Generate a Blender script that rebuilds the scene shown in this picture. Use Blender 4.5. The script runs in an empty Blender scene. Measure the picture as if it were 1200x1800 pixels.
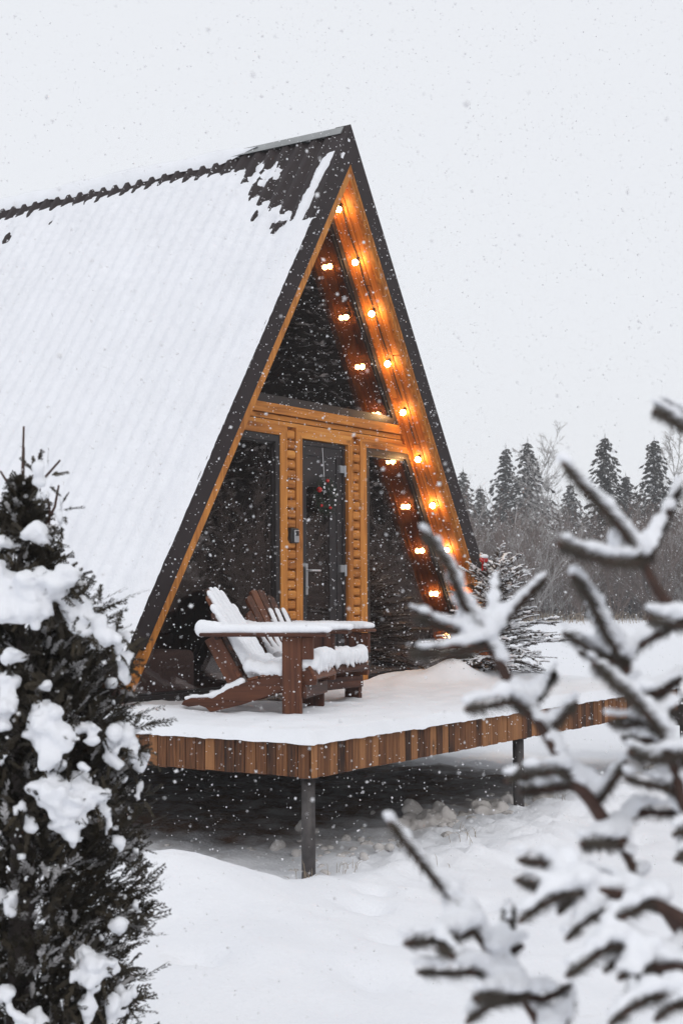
import bpy, bmesh, math, random
import numpy as np
from mathutils import Vector, Matrix, noise as mnoise
sc = bpy.context.scene
COL = sc.collection
R = math.radians
RNG = np.random.default_rng(7)
random.seed(7)

# ------------------------------------------------------------------ camera
CAM_LOC = Vector((-9.790, -6.739, 0.816))
cam = bpy.data.cameras.new('camera')
cam_o = bpy.data.objects.new('camera', cam)
COL.objects.link(cam_o)
_r = Vector((0.55641109, -0.8308866, -0.00584478))
_u = Vector((-0.04287515, -0.03573517, 0.99844114))
_f = Vector((0.82980023, 0.55529313, 0.05550783))
M = Matrix((( _r.x, _u.x, -_f.x, CAM_LOC.x), (_r.y, _u.y, -_f.y, CAM_LOC.y), (_r.z, _u.z, -_f.z, CAM_LOC.z), (0, 0, 0, 1)))
cam_o.matrix_world = M
cam.sensor_fit = 'VERTICAL'; cam.sensor_height = 36.0; cam.sensor_width = 24.0
cam.lens = 51.42
cam.clip_start = 0.05; cam.clip_end = 1500
cam.dof.use_dof = True; cam.dof.focus_distance = 10.6; cam.dof.aperture_fstop = 6.2
sc.camera = cam_o
FH = Vector((math.sin(R(56.21)), math.cos(R(56.21)), 0)); RH = Vector((math.cos(R(56.21)), -math.sin(R(56.21)), 0))

# ------------------------------------------------------------------ world, sun, exposure
SUN_EL, SUN_AZ = R(38), R(215)
w = bpy.data.worlds.new('World'); sc.world = w; w.use_nodes = True
nt = w.node_tree; nt.nodes.clear()
sky = nt.nodes.new('ShaderNodeTexSky'); sky.sky_type = 'NISHITA'; sky.sun_disc = False
sky.sun_elevation = SUN_EL; sky.sun_rotation = SUN_AZ; sky.dust_density = 4.0; sky.air_density = 1.0
mix = nt.nodes.new('ShaderNodeMixRGB'); mix.inputs[0].default_value = 0.93
mix.inputs[2].default_value = (8.85, 9.05, 9.45, 1)          # even snow cloud over the clear sky
bg = nt.nodes.new('ShaderNodeBackground'); bg.inputs[1].default_value = 0.1
wo = nt.nodes.new('ShaderNodeOutputWorld')
nt.links.new(sky.outputs[0], mix.inputs[1]); nt.links.new(mix.outputs[0], bg.inputs[0]); nt.links.new(bg.outputs[0], wo.inputs[0])
sl = bpy.data.lights.new('sun', 'SUN'); sl.energy = 0.55; sl.angle = R(30); sl.color = (1.0, 0.97, 0.93)
so = bpy.data.objects.new('sun', sl); COL.objects.link(so)
sd = Vector((math.sin(SUN_AZ) * math.cos(SUN_EL), math.cos(SUN_AZ) * math.cos(SUN_EL), math.sin(SUN_EL)))
so.rotation_euler = (-sd).to_track_quat('-Z', 'Y').to_euler()
sc.view_settings.view_transform = 'Standard'; sc.view_settings.look = 'None'
sc.view_settings.exposure = 0.0; sc.view_settings.gamma = 1.0; sc.view_settings.use_curve_mapping = False
sc.render.engine = 'CYCLES'
sc.cycles.max_bounces = 8; sc.cycles.transparent_max_bounces = 24; sc.cycles.volume_bounces = 1
sc.cycles.diffuse_bounces = 4; sc.cycles.glossy_bounces = 4
sc.cycles.use_denoising = True
sc.cycles.caustics_reflective = False; sc.cycles.caustics_refractive = False

# ------------------------------------------------------------------ helpers
STUFF = {'snow', 'needles', 'foliage', 'branches', 'twigs', 'snow_dust', 'snow_clumps', 'greenery', 'arm_snow', 'seat_snow', 'back_snow', 'crown'}
class MB:
    """collects polygons, then links them as one mesh object"""
    def __init__(s): s.v = []; s.f = []; s.n = 0
    def add(s, V, F):
        V = np.asarray(V, float).reshape(-1, 3); b = s.n
        s.v.append(V); s.n += len(V)
        for q in F: s.f.append(tuple(int(i) + b for i in q))
    def prism_xz(s, poly, y0, y1):
        n = len(poly)
        V = [(x, y0, z) for x, z in poly] + [(x, y1, z) for x, z in poly]
        a = sum(poly[i][0] * poly[(i + 1) % n][1] - poly[(i + 1) % n][0] * poly[i][1] for i in range(n))
        F = [tuple(range(n)), tuple(range(2 * n - 1, n - 1, -1))] + [(i, i + n, (i + 1) % n + n, (i + 1) % n) for i in range(n)]
        if a < 0: F = [q[::-1] for q in F]
        s.add(V, F)
    def box(s, c, h):
        x, y, z = c; a, b, d = h
        V = [(x + i * a, y + j * b, z + k * d) for i in (-1, 1) for j in (-1, 1) for k in (-1, 1)]
        s.add(V, [(0, 1, 3, 2), (4, 6, 7, 5), (0, 4, 5, 1), (2, 3, 7, 6), (0, 2, 6, 4), (1, 5, 7, 3)])
    def tube(s, pts, rad, n=6, cap=True):
        P = [Vector(p) for p in pts]; m = len(P)
        if not hasattr(rad, '__len__'): rad = [rad] * m
        V = []; side = None
        for i in range(m):
            t = (P[min(i + 1, m - 1)] - P[max(i - 1, 0)]).normalized()
            if side is None: side = t.orthogonal().normalized()
            side = (side - t * side.dot(t)).normalized(); up = t.cross(side)
            for k in range(n):
                a = 2 * math.pi * k / n
                V.append(P[i] + (side * math.cos(a) + up * math.sin(a)) * rad[i])
        F = [(i * n + k, i * n + (k + 1) % n, (i + 1) * n + (k + 1) % n, (i + 1) * n + k) for i in range(m - 1) for k in range(n)]
        if cap: F += [tuple(range(n))[::-1], tuple(range((m - 1) * n, m * n))]
        s.add([tuple(v) for v in V], F)
    def build(s, name, m, parent=None, smooth=False, loc=None):
        return link_mesh(name, np.concatenate(s.v), s.f, m, parent, smooth, loc)

def link_mesh(name, V, F, m, parent=None, smooth=False, loc=None):
    me = bpy.data.meshes.new(name)
    if isinstance(F, np.ndarray):
        k = F.shape[1]; nf = len(F)
        me.vertices.add(len(V)); me.vertices.foreach_set('co', np.ascontiguousarray(V, dtype=np.float32).ravel())
        me.loops.add(nf * k); me.loops.foreach_set('vertex_index', np.ascontiguousarray(F, dtype=np.int32).ravel())
        me.polygons.add(nf); me.polygons.foreach_set('loop_start', np.arange(0, nf * k, k, dtype=np.int32))
        me.update(calc_edges=True)
    else:
        me.from_pydata([tuple(v) for v in V], [], F); me.update()
    return link_me(name, me, m, parent, smooth, loc)

def link_me(name, me, m, parent=None, smooth=False, loc=None):
    if m is not None and not me.materials: me.materials.append(m)
    if smooth: me.polygons.foreach_set('use_smooth', [True] * len(me.polygons))
    o = bpy.data.objects.new(name, me); COL.objects.link(o)
    if parent is not None: o.parent = parent
    if name in STUFF: o['kind'] = 'stuff'
    if loc is not None: o.location = loc
    return o

def tag(o, label=None, cat=None, group=None, kind=None):
    if label: o['label'] = label
    if cat: o['category'] = cat
    if group: o['group'] = group
    if kind: o['kind'] = kind
    return o

def empty(name, loc=(0, 0, 0), rz=0.0):
    o = bpy.data.objects.new(name, None); COL.objects.link(o)
    o.location = loc; o.rotation_euler = (0, 0, rz); o.empty_display_size = 0.2
    return o

_board_cache = {}
def board_mesh(L, W, T, bev=0.003, wob=0.0, seed=0):
    """bevelled board, length along local X, width Y, thickness Z, centred"""
    key = (round(L, 4), round(W, 4), round(T, 4), bev, wob, seed)
    if key in _board_cache: return _board_cache[key]
    bm = bmesh.new(); bmesh.ops.create_cube(bm, size=1)
    for v in bm.verts: v.co = Vector((v.co.x * L, v.co.y * W, v.co.z * T))
    bmesh.ops.bevel(bm, geom=list(bm.edges), offset=bev, segments=1, affect='EDGES', profile=0.5)
    me = bpy.data.meshes.new('board'); bm.to_mesh(me); bm.free()
    _board_cache[key] = me
    return me

def board(name, c, L, W, T, m, parent=None, axes=None, bev=0.003):
    """axes: (length dir, width dir) unit vectors"""
    me = board_mesh(L, W, T, bev)
    if me.materials and me.materials[0] != m:
        me = me.copy(); me.materials.clear()
    o = link_me(name, me, m, parent)
    if axes is None: axes = ((1, 0, 0), (0, 1, 0))
    a = Vector(axes[0]).normalized(); b = Vector(axes[1]); b = (b - a * a.dot(b)).normalized(); n = a.cross(b)
    o.matrix_local = Matrix(((a.x, b.x, n.x, c[0]), (a.y, b.y, n.y, c[1]), (a.z, b.z, n.z, c[2]), (0, 0, 0, 1)))
    return o

def inset(poly, d):
    """inset a convex polygon (x,z) by d"""
    n = len(poly); a = sum(poly[i][0] * poly[(i + 1) % n][1] - poly[(i + 1) % n][0] * poly[i][1] for i in range(n))
    s = 1 if a > 0 else -1; L = []
    for i in range(n):
        p = np.array(poly[i]); q = np.array(poly[(i + 1) % n]); t = (q - p) / np.linalg.norm(q - p)
        nn = np.array((-t[1], t[0])) * s; L.append((p + nn * d, t))
    out = []
    for i in range(n):
        p, t = L[i - 1]; q, u = L[i]
        A = np.array([[t[0], -u[0]], [t[1], -u[1]]]); k = np.linalg.solve(A, q - p)
        out.append(tuple(p + t * k[0]))
    return out

def ring_xz(mb, poly, d, y0, y1):
    """frame between a polygon and its inset, with depth"""
    q = inset(poly, d); n = len(poly)
    V = [(x, y0, z) for x, z in poly] + [(x, y0, z) for x, z in q] + [(x, y1, z) for x, z in poly] + [(x, y1, z) for x, z in q]
    F = []
    for i in range(n):
        j = (i + 1) % n
        F += [(i, j, n + j, n + i), (2 * n + i, 3 * n + i, 3 * n + j, 2 * n + j), (i, 2 * n + i, 2 * n + j, j), (n + i, n + j, 3 * n + j, 3 * n + i)]
    mb.add(V, F)
    return q

def ico_arrays(sub):
    bm = bmesh.new(); bmesh.ops.create_icosphere(bm, subdivisions=sub, radius=1)
    V = np.array([v.co[:] for v in bm.verts]); F = np.array([[v.index for v in f.verts] for f in bm.faces]); bm.free()
    return V, F
ICO1, ICO2 = ico_arrays(1), ico_arrays(2)

def fbm(P, scale, octv=3, seed=0.0):
    """noise at Nx3 points"""
    out = np.zeros(len(P)); a = 1.0
    for k in range(octv):
        f = scale * 2 ** k
        out += a * np.array([mnoise.noise((p[0] * f + seed, p[1] * f + 3.7 * k, p[2] * f - seed)) for p in P]); a *= 0.5
    return out

def blob_snow(name, blobs, m, parent=None, voxel=0.012, lump=0.0, lscale=14.0, smooth_it=4, rot=None):
    """blobs: (x,y,z,rx,ry,rz[,R3x3]); fused into one smooth snow mass"""
    V0, F0 = ICO2; Vs = []; Fs = []; b = 0
    for q in blobs:
        S = V0 * np.array(q[3:6])
        if len(q) > 6 and q[6] is not None: S = S @ np.array(q[6]).T
        Vs.append(S + np.array(q[:3])); Fs.append(F0 + b); b += len(V0)
    me = bpy.data.meshes.new(name)
    V = np.concatenate(Vs); F = np.concatenate(Fs)
    o = link_mesh(name, V, F, None)
    md = o.modifiers.new('r', 'REMESH'); md.mode = 'VOXEL'; md.voxel_size = voxel
    ms = o.modifiers.new('s', 'SMOOTH'); ms.iterations = smooth_it; ms.factor = 0.5
    dg = bpy.context.evaluated_depsgraph_get()
    me = bpy.data.meshes.new_from_object(o.evaluated_get(dg))
    bpy.data.objects.remove(o)
    if lump > 0:
        n = len(me.vertices); co = np.zeros(n * 3, np.float32); me.vertices.foreach_get('co', co); co = co.reshape(-1, 3)
        no = np.zeros(n * 3, np.float32); me.vertices.foreach_get('normal', no); no = no.reshape(-1, 3)
        co = co + no * (fbm(co, lscale, 2) * lump)[:, None]
        me.vertices.foreach_set('co', co.astype(np.float32).ravel()); me.update()
    me.name = name
    return link_me(name, me, m, parent, True)

# ------------------------------------------------------------------ materials
def mat(name):
    m = bpy.data.materials.new(name); m.use_nodes = True; n = m.node_tree; n.nodes.clear()
    out = n.nodes.new('ShaderNodeOutputMaterial'); b = n.nodes.new('ShaderNodeBsdfPrincipled')
    n.links.new(b.outputs[0], out.inputs[0]); return m, n, b, out
def N(n, t, **kw):
    x = n.nodes.new('ShaderNode' + t)
    for k, v in kw.items(): setattr(x, k, v)
    return x
def ramp(n, stops):
    r = N(n, 'ValToRGB'); e = r.color_ramp.elements
    while len(e) < len(stops): e.new(0.5)
    for i, (p, c) in enumerate(stops): e[i].position = p; e[i].color = (*c, 1)
    return r
def plain(name, col, rough=0.6, metal=0.0, vary=0.15, scale=8.0, bump=0.0, spec=0.5):
    m, n, b, out = mat(name)
    tc = N(n, 'TexCoord'); nz = N(n, 'TexNoise'); nz.inputs['Scale'].default_value = scale; nz.inputs['Detail'].default_value = 6
    n.links.new(tc.outputs['Object'], nz.inputs['Vector'])
    r = ramp(n, [(0.3, tuple(c * (1 - vary) for c in col)), (0.7, tuple(c * (1 + vary) for c in col))])
    n.links.new(nz.outputs[0], r.inputs[0]); n.links.new(r.outputs[0], b.inputs['Base Color'])
    b.inputs['Roughness'].default_value = rough; b.inputs['Metallic'].default_value = metal
    b.inputs['Specular IOR Level'].default_value = spec
    if bump:
        bp = N(n, 'Bump'); bp.inputs['Strength'].default_value = bump; bp.inputs['Distance'].default_value = 0.01
        n.links.new(nz.outputs[0], bp.inputs['Height']); n.links.new(bp.outputs[0], b.inputs['Normal'])
    return m
def wood(name, dark, mid, light, grain='X', rough=0.62, var=0.5, fine=40.0, knots=0.6):
    """long grain along a local axis, tone varies per board (object random)"""
    m, n, b, out = mat(name)
    tc = N(n, 'TexCoord'); oi = N(n, 'ObjectInfo')
    off = N(n, 'VectorMath', operation='SCALE'); off.inputs[0].default_value = (31.0, 17.0, 23.0)
    n.links.new(oi.outputs['Random'], off.inputs['Scale'])
    ad = N(n, 'VectorMath', operation='ADD'); n.links.new(tc.outputs['Object'], ad.inputs[0]); n.links.new(off.outputs[0], ad.inputs[1])
    mp = N(n, 'Mapping'); sc_ = [fine] * 3; sc_['XYZ'.index(grain)] = fine * 0.05; mp.inputs['Scale'].default_value = sc_
    n.links.new(ad.outputs[0], mp.inputs[0])
    nz = N(n, 'TexNoise'); nz.inputs['Scale'].default_value = 1.0; nz.inputs['Detail'].default_value = 7; nz.inputs['Distortion'].default_value = 0.6
    n.links.new(mp.outputs[0], nz.inputs['Vector'])
    nb = N(n, 'TexNoise'); nb.inputs['Scale'].default_value = 3.0; nb.inputs['Detail'].default_value = 3
    n.links.new(ad.outputs[0], nb.inputs['Vector'])
    m1 = N(n, 'MapRange'); m1.inputs['From Min'].default_value = 0.25; m1.inputs['From Max'].default_value = 0.75
    n.links.new(nz.outputs[0], m1.inputs['Value'])
    # tone = grain*.5 + random*var + blotches
    a1 = N(n, 'Math', operation='MULTIPLY_ADD'); a1.inputs[1].default_value = var; n.links.new(oi.outputs['Random'], a1.inputs[0])
    a0 = N(n, 'Math', operation='MULTIPLY'); a0.inputs[1].default_value = 0.55; n.links.new(m1.outputs[0], a0.inputs[0]); n.links.new(a0.outputs[0], a1.inputs[2])
    a2 = N(n, 'Math', operation='MULTIPLY_ADD'); a2.inputs[1].default_value = 0.5; n.links.new(nb.outputs[0], a2.inputs[0]); n.links.new(a1.outputs[0], a2.inputs[2])
    a3 = N(n, 'Math', operation='SUBTRACT'); a3.inputs[1].default_value = 0.25 + var * 0.25; n.links.new(a2.outputs[0], a3.inputs[0])
    r = ramp(n, [(0.0, dark), (0.42, mid), (0.95, light)]); n.links.new(a3.outputs[0], r.inputs[0])
    last = r.outputs[0]
    if knots:
        vo = N(n, 'TexVoronoi'); mp2 = N(n, 'Mapping'); s2 = [9.0] * 3; s2['XYZ'.index(grain)] = 2.6; mp2.inputs['Scale'].default_value = s2
        n.links.new(ad.outputs[0], mp2.inputs[0]); n.links.new(mp2.outputs[0], vo.inputs['Vector']); vo.inputs['Scale'].default_value = 1.0
        kr = ramp(n, [(0.05, (1, 1, 1)), (0.17, (0, 0, 0))]); n.links.new(vo.outputs['Distance'], kr.inputs[0])
        km = N(n, 'Math', operation='MULTIPLY'); km.inputs[1].default_value = knots; n.links.new(kr.outputs[0], km.inputs[0])
        mx = N(n, 'MixRGB'); mx.inputs[2].default_value = (*[c * 0.45 for c in dark], 1)
        n.links.new(km.outputs[0], mx.inputs[0]); n.links.new(last, mx.inputs[1]); last = mx.outputs[0]
    n.links.new(last, b.inputs['Base Color']); b.inputs['Roughness'].default_value = rough
    b.inputs['Specular IOR Level'].default_value = 0.3
    bp = N(n, 'Bump'); bp.inputs['Strength'].default_value = 0.35; bp.inputs['Distance'].default_value = 0.004
    n.links.new(nz.outputs[0], bp.inputs['Height']); n.links.new(bp.outputs[0], b.inputs['Normal'])
    return m
def snow_mat(name, bump=0.25, scale=40.0, col=(0.86, 0.875, 0.91), dist=0.01):
    m, n, b, out = mat(name)
    tc = N(n, 'TexCoord'); geo = N(n, 'NewGeometry')
    nz = N(n, 'TexNoise'); nz.inputs['Scale'].default_value = scale; nz.inputs['Detail'].default_value = 8; nz.inputs['Roughness'].default_value = 0.65
    n2 = N(n, 'TexNoise'); n2.inputs['Scale'].default_value = scale * 0.09; n2.inputs['Detail'].default_value = 4
    n.links.new(geo.outputs['Position'], nz.inputs['Vector']); n.links.new(geo.outputs['Position'], n2.inputs['Vector'])
    r = ramp(n, [(0.3, tuple(c * 0.965 for c in col)), (0.7, tuple(min(c * 1.02, 0.94) for c in col))])
    n.links.new(n2.outputs[0], r.inputs[0]); n.links.new(r.outputs[0], b.inputs['Base Color'])
    b.inputs['Roughness'].default_value = 0.75; b.inputs['Specular IOR Level'].default_value = 0.25
    ad = N(n, 'Math', operation='MULTIPLY_ADD'); ad.inputs[1].default_value = 2.2; n.links.new(n2.outputs[0], ad.inputs[0]); n.links.new(nz.outputs[0], ad.inputs[2])
    bp = N(n, 'Bump'); bp.inputs['Strength'].default_value = bump; bp.inputs['Distance'].default_value = dist
    n.links.new(ad.outputs[0], bp.inputs['Height']); n.links.new(bp.outputs[0], b.inputs['Normal'])
    return m

SNOW = snow_mat('snow', 0.35, 45, dist=0.012)
SNOW_SOFT = snow_mat('snow_soft', 0.15, 60, dist=0.006)
def flake_mat():      # ice crystals: half of the light passes through
    m = bpy.data.materials.new('snow_flake'); m.use_nodes = True; n = m.node_tree; n.nodes.clear(); out = N(n, 'OutputMaterial')
    a = N(n, 'BsdfDiffuse'); a.inputs[0].default_value = (.95, .95, .96, 1); b = N(n, 'BsdfTranslucent'); b.inputs[0].default_value = (.95, .95, .96, 1)
    x = N(n, 'MixShader'); x.inputs[0].default_value = .5; n.links.new(a.outputs[0], x.inputs[1]); n.links.new(b.outputs[0], x.inputs[2]); n.links.new(x.outputs[0], out.inputs[0]); return m
SNOW_FLAKE = flake_mat()
HONEY = wood('honey_pine_upright', (0.22, 0.068, 0.012), (0.53, 0.205, 0.040), (0.70, 0.335, 0.085), 'Z', var=0.35)
HONEY_X = wood('honey_pine', (0.22, 0.068, 0.012), (0.53, 0.205, 0.040), (0.70, 0.335, 0.085), 'X', var=0.35)
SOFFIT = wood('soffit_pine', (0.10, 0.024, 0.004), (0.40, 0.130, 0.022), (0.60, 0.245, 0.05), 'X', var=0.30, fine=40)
SILL = wood('sill_oak', (0.17, 0.05, 0.012), (0.33, 0.11, 0.028), (0.42, 0.16, 0.045), 'X', var=0.2)
FASCIA = wood('deck_larch', (0.020, 0.010, 0.007), (0.130, 0.050, 0.019), (0.33, 0.150, 0.058), 'X', var=0.8, fine=80, knots=0.85, rough=0.75)
CHAIR = wood('stained_chair_wood', (0.018, 0.005, 0.003), (0.092, 0.029, 0.0125), (0.20, 0.072, 0.030), 'X', var=0.5, fine=34, rough=0.55)
METAL_BROWN = plain('brown_roof_metal', (0.025, 0.0170, 0.0175), 0.62, 0.0, 0.12, 5.0, 0.02, 0.3)
BLACK_FRAME = plain('dark_window_frame', (0.020, 0.016, 0.016), 0.45, 0.0, 0.1)
DOOR_DARK = plain('dark_door_paint', (0.024, 0.020, 0.021), 0.4, 0.0, 0.12, 14.0, 0.02)
STEEL = plain('brushed_steel', (0.55, 0.56, 0.58), 0.35, 0.85, 0.05)
ZINC = plain('grey_zinc', (0.30, 0.31, 0.31), 0.45, 0.4, 0.15, 6.0)
POST = plain('dark_steel_post', (0.055, 0.048, 0.047), 0.5, 0.2, 0.35, 20.0, 0.1)
UNDER = plain('weathered_joist', (0.035, 0.026, 0.021), 0.8, 0.0, 0.3, 9.0)
CABLE = plain('black_cable', (0.012, 0.011, 0.011), 0.5)
INSIDE = plain('interior_lining', (0.075, 0.046, 0.034), 0.7, 0.0, 0.2)
CUSHION = plain('grey_upholstery', (0.24, 0.19, 0.18), 0.9, 0.0, 0.1, 60.0, 0.2)
RED = plain('red_bauble', (0.45, 0.012, 0.012), 0.25)
SILVER = plain('silver_bauble', (0.7, 0.7, 0.72), 0.2, 0.6)
WREATH_G = plain('wreath_green', (0.022, 0.030, 0.018), 0.8, vary=0.5)
BARK = plain('spruce_bark', (0.062, 0.032, 0.024), 0.85, 0.0, 0.35, 40.0, 0.5)
BARK_GREY = plain('grey_bark', (0.10, 0.082, 0.075), 0.9, 0.0, 0.3, 4.0)
BIRCH = plain('pale_birch_bark', (0.42, 0.40, 0.39), 0.85, 0.0, 0.35, 3.0)
NEEDLE = plain('spruce_needles', (0.050, 0.040, 0.030), 0.7, 0.0, 0.45, 30.0)
NEEDLE_FAR = plain('forest_needles', (0.022, 0.020, 0.016), 0.85, 0.0, 0.4, 0.6)
THUJA = plain('thuja_scales', (0.027, 0.020, 0.010), 0.8, 0.0, 0.7, 25.0)
TWIG = plain('bare_twigs', (0.150, 0.105, 0.088), 0.9, 0.0, 0.3, 1.0)
STRAW = plain('dry_straw', (0.34, 0.27, 0.19), 0.9, 0.0, 0.3, 6.0)

def glass_mat(name, tint):
    m = bpy.data.materials.new(name); m.use_nodes = True; n = m.node_tree; n.nodes.clear()
    out = N(n, 'OutputMaterial'); tr = N(n, 'BsdfTransparent'); tr.inputs[0].default_value = (*tint, 1)
    gl = N(n, 'BsdfGlossy'); gl.inputs['Roughness'].default_value = 0.0; gl.inputs[0].default_value = (1, 0.90, 0.86, 1)
    ge = N(n, 'NewGeometry'); dt = N(n, 'VectorMath', operation='DOT_PRODUCT'); n.links.new(ge.outputs['Incoming'], dt.inputs[0]); n.links.new(ge.outputs['Normal'], dt.inputs[1])
    ab = N(n, 'Math', operation='ABSOLUTE'); n.links.new(dt.outputs['Value'], ab.inputs[0]); om = N(n, 'Math', operation='SUBTRACT'); om.inputs[0].default_value = 1.0; n.links.new(ab.outputs[0], om.inputs[1])
    pw = N(n, 'Math', operation='POWER'); pw.inputs[1].default_value = 5.0; n.links.new(om.outputs[0], pw.inputs[0])
    fr = N(n, 'Math', operation='MULTIPLY_ADD'); fr.inputs[1].default_value = 1.5; fr.inputs[2].default_value = 0.068; n.links.new(pw.outputs[0], fr.inputs[0])   # both faces of the sheet, from either side
    mx = N(n, 'MixShader'); n.links.new(fr.outputs[0], mx.inputs[0]); n.links.new(tr.outputs[0], mx.inputs[1]); n.links.new(gl.outputs[0], mx.inputs[2])
    n.links.new(mx.outputs[0], out.inputs[0]); return m
GLASS = glass_mat('tinted_glass', (0.80, 0.76, 0.75))
def glow(name, col, k):
    m = bpy.data.materials.new(name); m.use_nodes = True; n = m.node_tree; n.nodes.clear()
    out = N(n, 'OutputMaterial'); e = N(n, 'Emission'); e.inputs[0].default_value = (*col, 1); e.inputs[1].default_value = k
    n.links.new(e.outputs[0], out.inputs[0]); return m
BULB = glow('lit_bulb', (1.0, 0.60, 0.24), 130.0)

# ------------------------------------------------------------------ ground
def sstep(a, b, x):
    t = np.clip((x - a) / (b - a), 0, 1); return t * t * (3 - 2 * t)
def vnoise(P, s, octv=3, seed=0.0):
    P3 = np.column_stack([P[:, 0], P[:, 1], np.zeros(len(P))]); return fbm(P3, s, octv, seed)
def gauss(X, Y, cx, cy, rx, ry): return np.exp(-((X - cx) / rx) ** 2 - ((Y - cy) / ry) ** 2)
PITS = [(-4.9, -3.6, .10, .13), (-4.35, -3.35, .11, .1), (-3.9, -2.95, .09, .09), (-3.4, -3.25, .1, .1), (-2.9, -2.75, .1, .12), (-5.2, -3.0, .09, .1),
        (-2.2, -2.9, .12, .09), (-1.6, -2.65, .1, .1), (-4.6, -4.0, .12, .1), (-1.0, -3.1, .11, .11), (-.3, -2.8, .1, .1), (.5, -3.2, .12, .1), (-5.0, -4.3, .1, .11), (-4.1, -3.7, .08, .1), (-3.55, -2.75, .07, .08), (-3.1, -3.6, .1, .09), (-2.5, -3.2, .09, .11), (-2.0, -2.45, .08, .08), (-.7, -2.6, .09, .08), (1.2, -2.9, .11, .1), (-1.3, -3.7, .12, .1), (-.1, -3.6, .1, .1)]
def ground_z(X, Y):
    P = np.column_stack([X, Y])
    d = (X - CAM_LOC.x) * FH.x + (Y - CAM_LOC.y) * FH.y
    z = -0.735 + 0.03 * vnoise(P, 0.55, 3, 3.1) + 0.30 * sstep(18, 80, d)
    near = ((X > -11.5) & (X < 5) & (Y > -9) & (Y < 3.5))
    zz = np.zeros(len(X))
    Pn = P[near]
    zz[near] = 0.018 * vnoise(Pn, 1.7, 2, 4.4) + 0.017 * vnoise(Pn, 3.6, 3, 9.2) + 0.006 * vnoise(Pn, 11, 2, 1.2)
    z = z + zz
    z += 0.27 * gauss(X, Y, -4.35, -2.02, .62, .55) + 0.14 * gauss(X, Y, -4.9, -2.9, 1.0, .8) + 0.05 * gauss(X, Y, -3.35, -2.5, .45, .3)
    z += 0.08 * gauss(X, Y, -.3, -2.35, .8, .28) + 0.10 * gauss(X, Y, .7, -2.5, .7, .4) + 0.16 * gauss(X, Y, 2.6, -2.6, 1.2, .6) + 0.06 * gauss(X, Y, -1.6, -2.75, .7, .35)
    z -= 0.05 * gauss(X, Y, -2.6, -1.9, .9, .35)
    band = sstep(-3.1, -2.5, Y) * sstep(-1.6, -2.0, Y) * sstep(-3.8, -2.6, X) * sstep(4.5, 2.5, X); kb = band > .01; bz = np.zeros(len(X))
    bz[kb] = .085 * np.abs(vnoise(P[kb], 4.2, 3, 2.7)) + .035 * np.abs(vnoise(P[kb], 9.0, 2, 6.1)); z = z + bz * band
    for a, b, r, q in PITS: z -= 0.075 * gauss(X, Y, a, b, r, q) - 0.018 * gauss(X, Y, a + .12, b - .1, r * 1.3, q * 1.3)
    under = sstep(.25, -.1, np.abs(X + .45) - 2.6) * sstep(-2.05, -1.75, Y) * sstep(3.5, 2.5, Y)
    zz = np.zeros(len(X)); k = under > 0.01
    zz[k] = 0.035 * np.abs(vnoise(P[k], 3.6, 3, 5.5)) - 0.02
    return z + zz * under
def dense(lo, hi, step, a, b):
    mid = np.arange(lo, hi + 1e-6, step); k = np.geomspace(step * 1.3, 60, 46); cum = np.cumsum(k)
    L = lo - cum; Rr = hi + cum
    return np.concatenate([L[L > a][::-1], mid, Rr[Rr < b]])
gx = dense(-9, 3.4, 0.055, -90, 260); gy = dense(-6.5, 1.8, 0.055, -130, 200)
GX, GY = np.meshgrid(gx, gy, indexing='ij'); gz = ground_z(GX.ravel(), GY.ravel())
nx, ny = len(gx), len(gy); I = np.arange(nx * ny).reshape(nx, ny)
GF = np.stack([I[:-1, :-1], I[1:, :-1], I[1:, 1:], I[:-1, 1:]], -1).reshape(-1, 4)
GM, gn, gb, _ = mat('snowy_ground')
geo = N(gn, 'NewGeometry'); nz = N(gn, 'TexNoise'); nz.inputs['Scale'].default_value = 42; nz.inputs['Detail'].default_value = 8
n2 = N(gn, 'TexNoise'); n2.inputs['Scale'].default_value = 2.6; n2.inputs['Detail'].default_value = 7; n2.inputs['Roughness'].default_value = 0.7
for q in (nz, n2): gn.links.new(geo.outputs['Position'], q.inputs['Vector'])
# bare frozen soil where the deck and the cabin keep the snow off; warm shadow tone put into its brown
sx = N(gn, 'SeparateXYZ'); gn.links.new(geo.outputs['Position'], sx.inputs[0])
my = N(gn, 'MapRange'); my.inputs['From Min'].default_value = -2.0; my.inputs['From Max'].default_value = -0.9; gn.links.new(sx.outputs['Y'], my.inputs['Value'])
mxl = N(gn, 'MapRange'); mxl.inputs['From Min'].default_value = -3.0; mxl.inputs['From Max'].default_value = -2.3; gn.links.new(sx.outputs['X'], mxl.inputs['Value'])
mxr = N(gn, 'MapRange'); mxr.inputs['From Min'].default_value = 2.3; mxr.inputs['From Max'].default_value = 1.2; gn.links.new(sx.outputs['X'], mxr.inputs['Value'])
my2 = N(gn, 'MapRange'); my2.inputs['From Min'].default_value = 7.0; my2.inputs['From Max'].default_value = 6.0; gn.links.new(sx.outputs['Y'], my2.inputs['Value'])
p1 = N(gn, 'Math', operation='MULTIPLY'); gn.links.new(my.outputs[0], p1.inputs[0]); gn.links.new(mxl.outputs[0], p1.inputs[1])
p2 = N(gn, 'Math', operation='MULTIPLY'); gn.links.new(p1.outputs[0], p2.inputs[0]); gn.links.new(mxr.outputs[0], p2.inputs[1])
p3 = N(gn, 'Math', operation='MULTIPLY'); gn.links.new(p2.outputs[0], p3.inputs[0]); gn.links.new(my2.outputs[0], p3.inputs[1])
p4 = N(gn, 'Math', operation='MULTIPLY_ADD'); p4.inputs[1].default_value = 1.1; gn.links.new(p3.outputs[0], p4.inputs[0])
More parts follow.
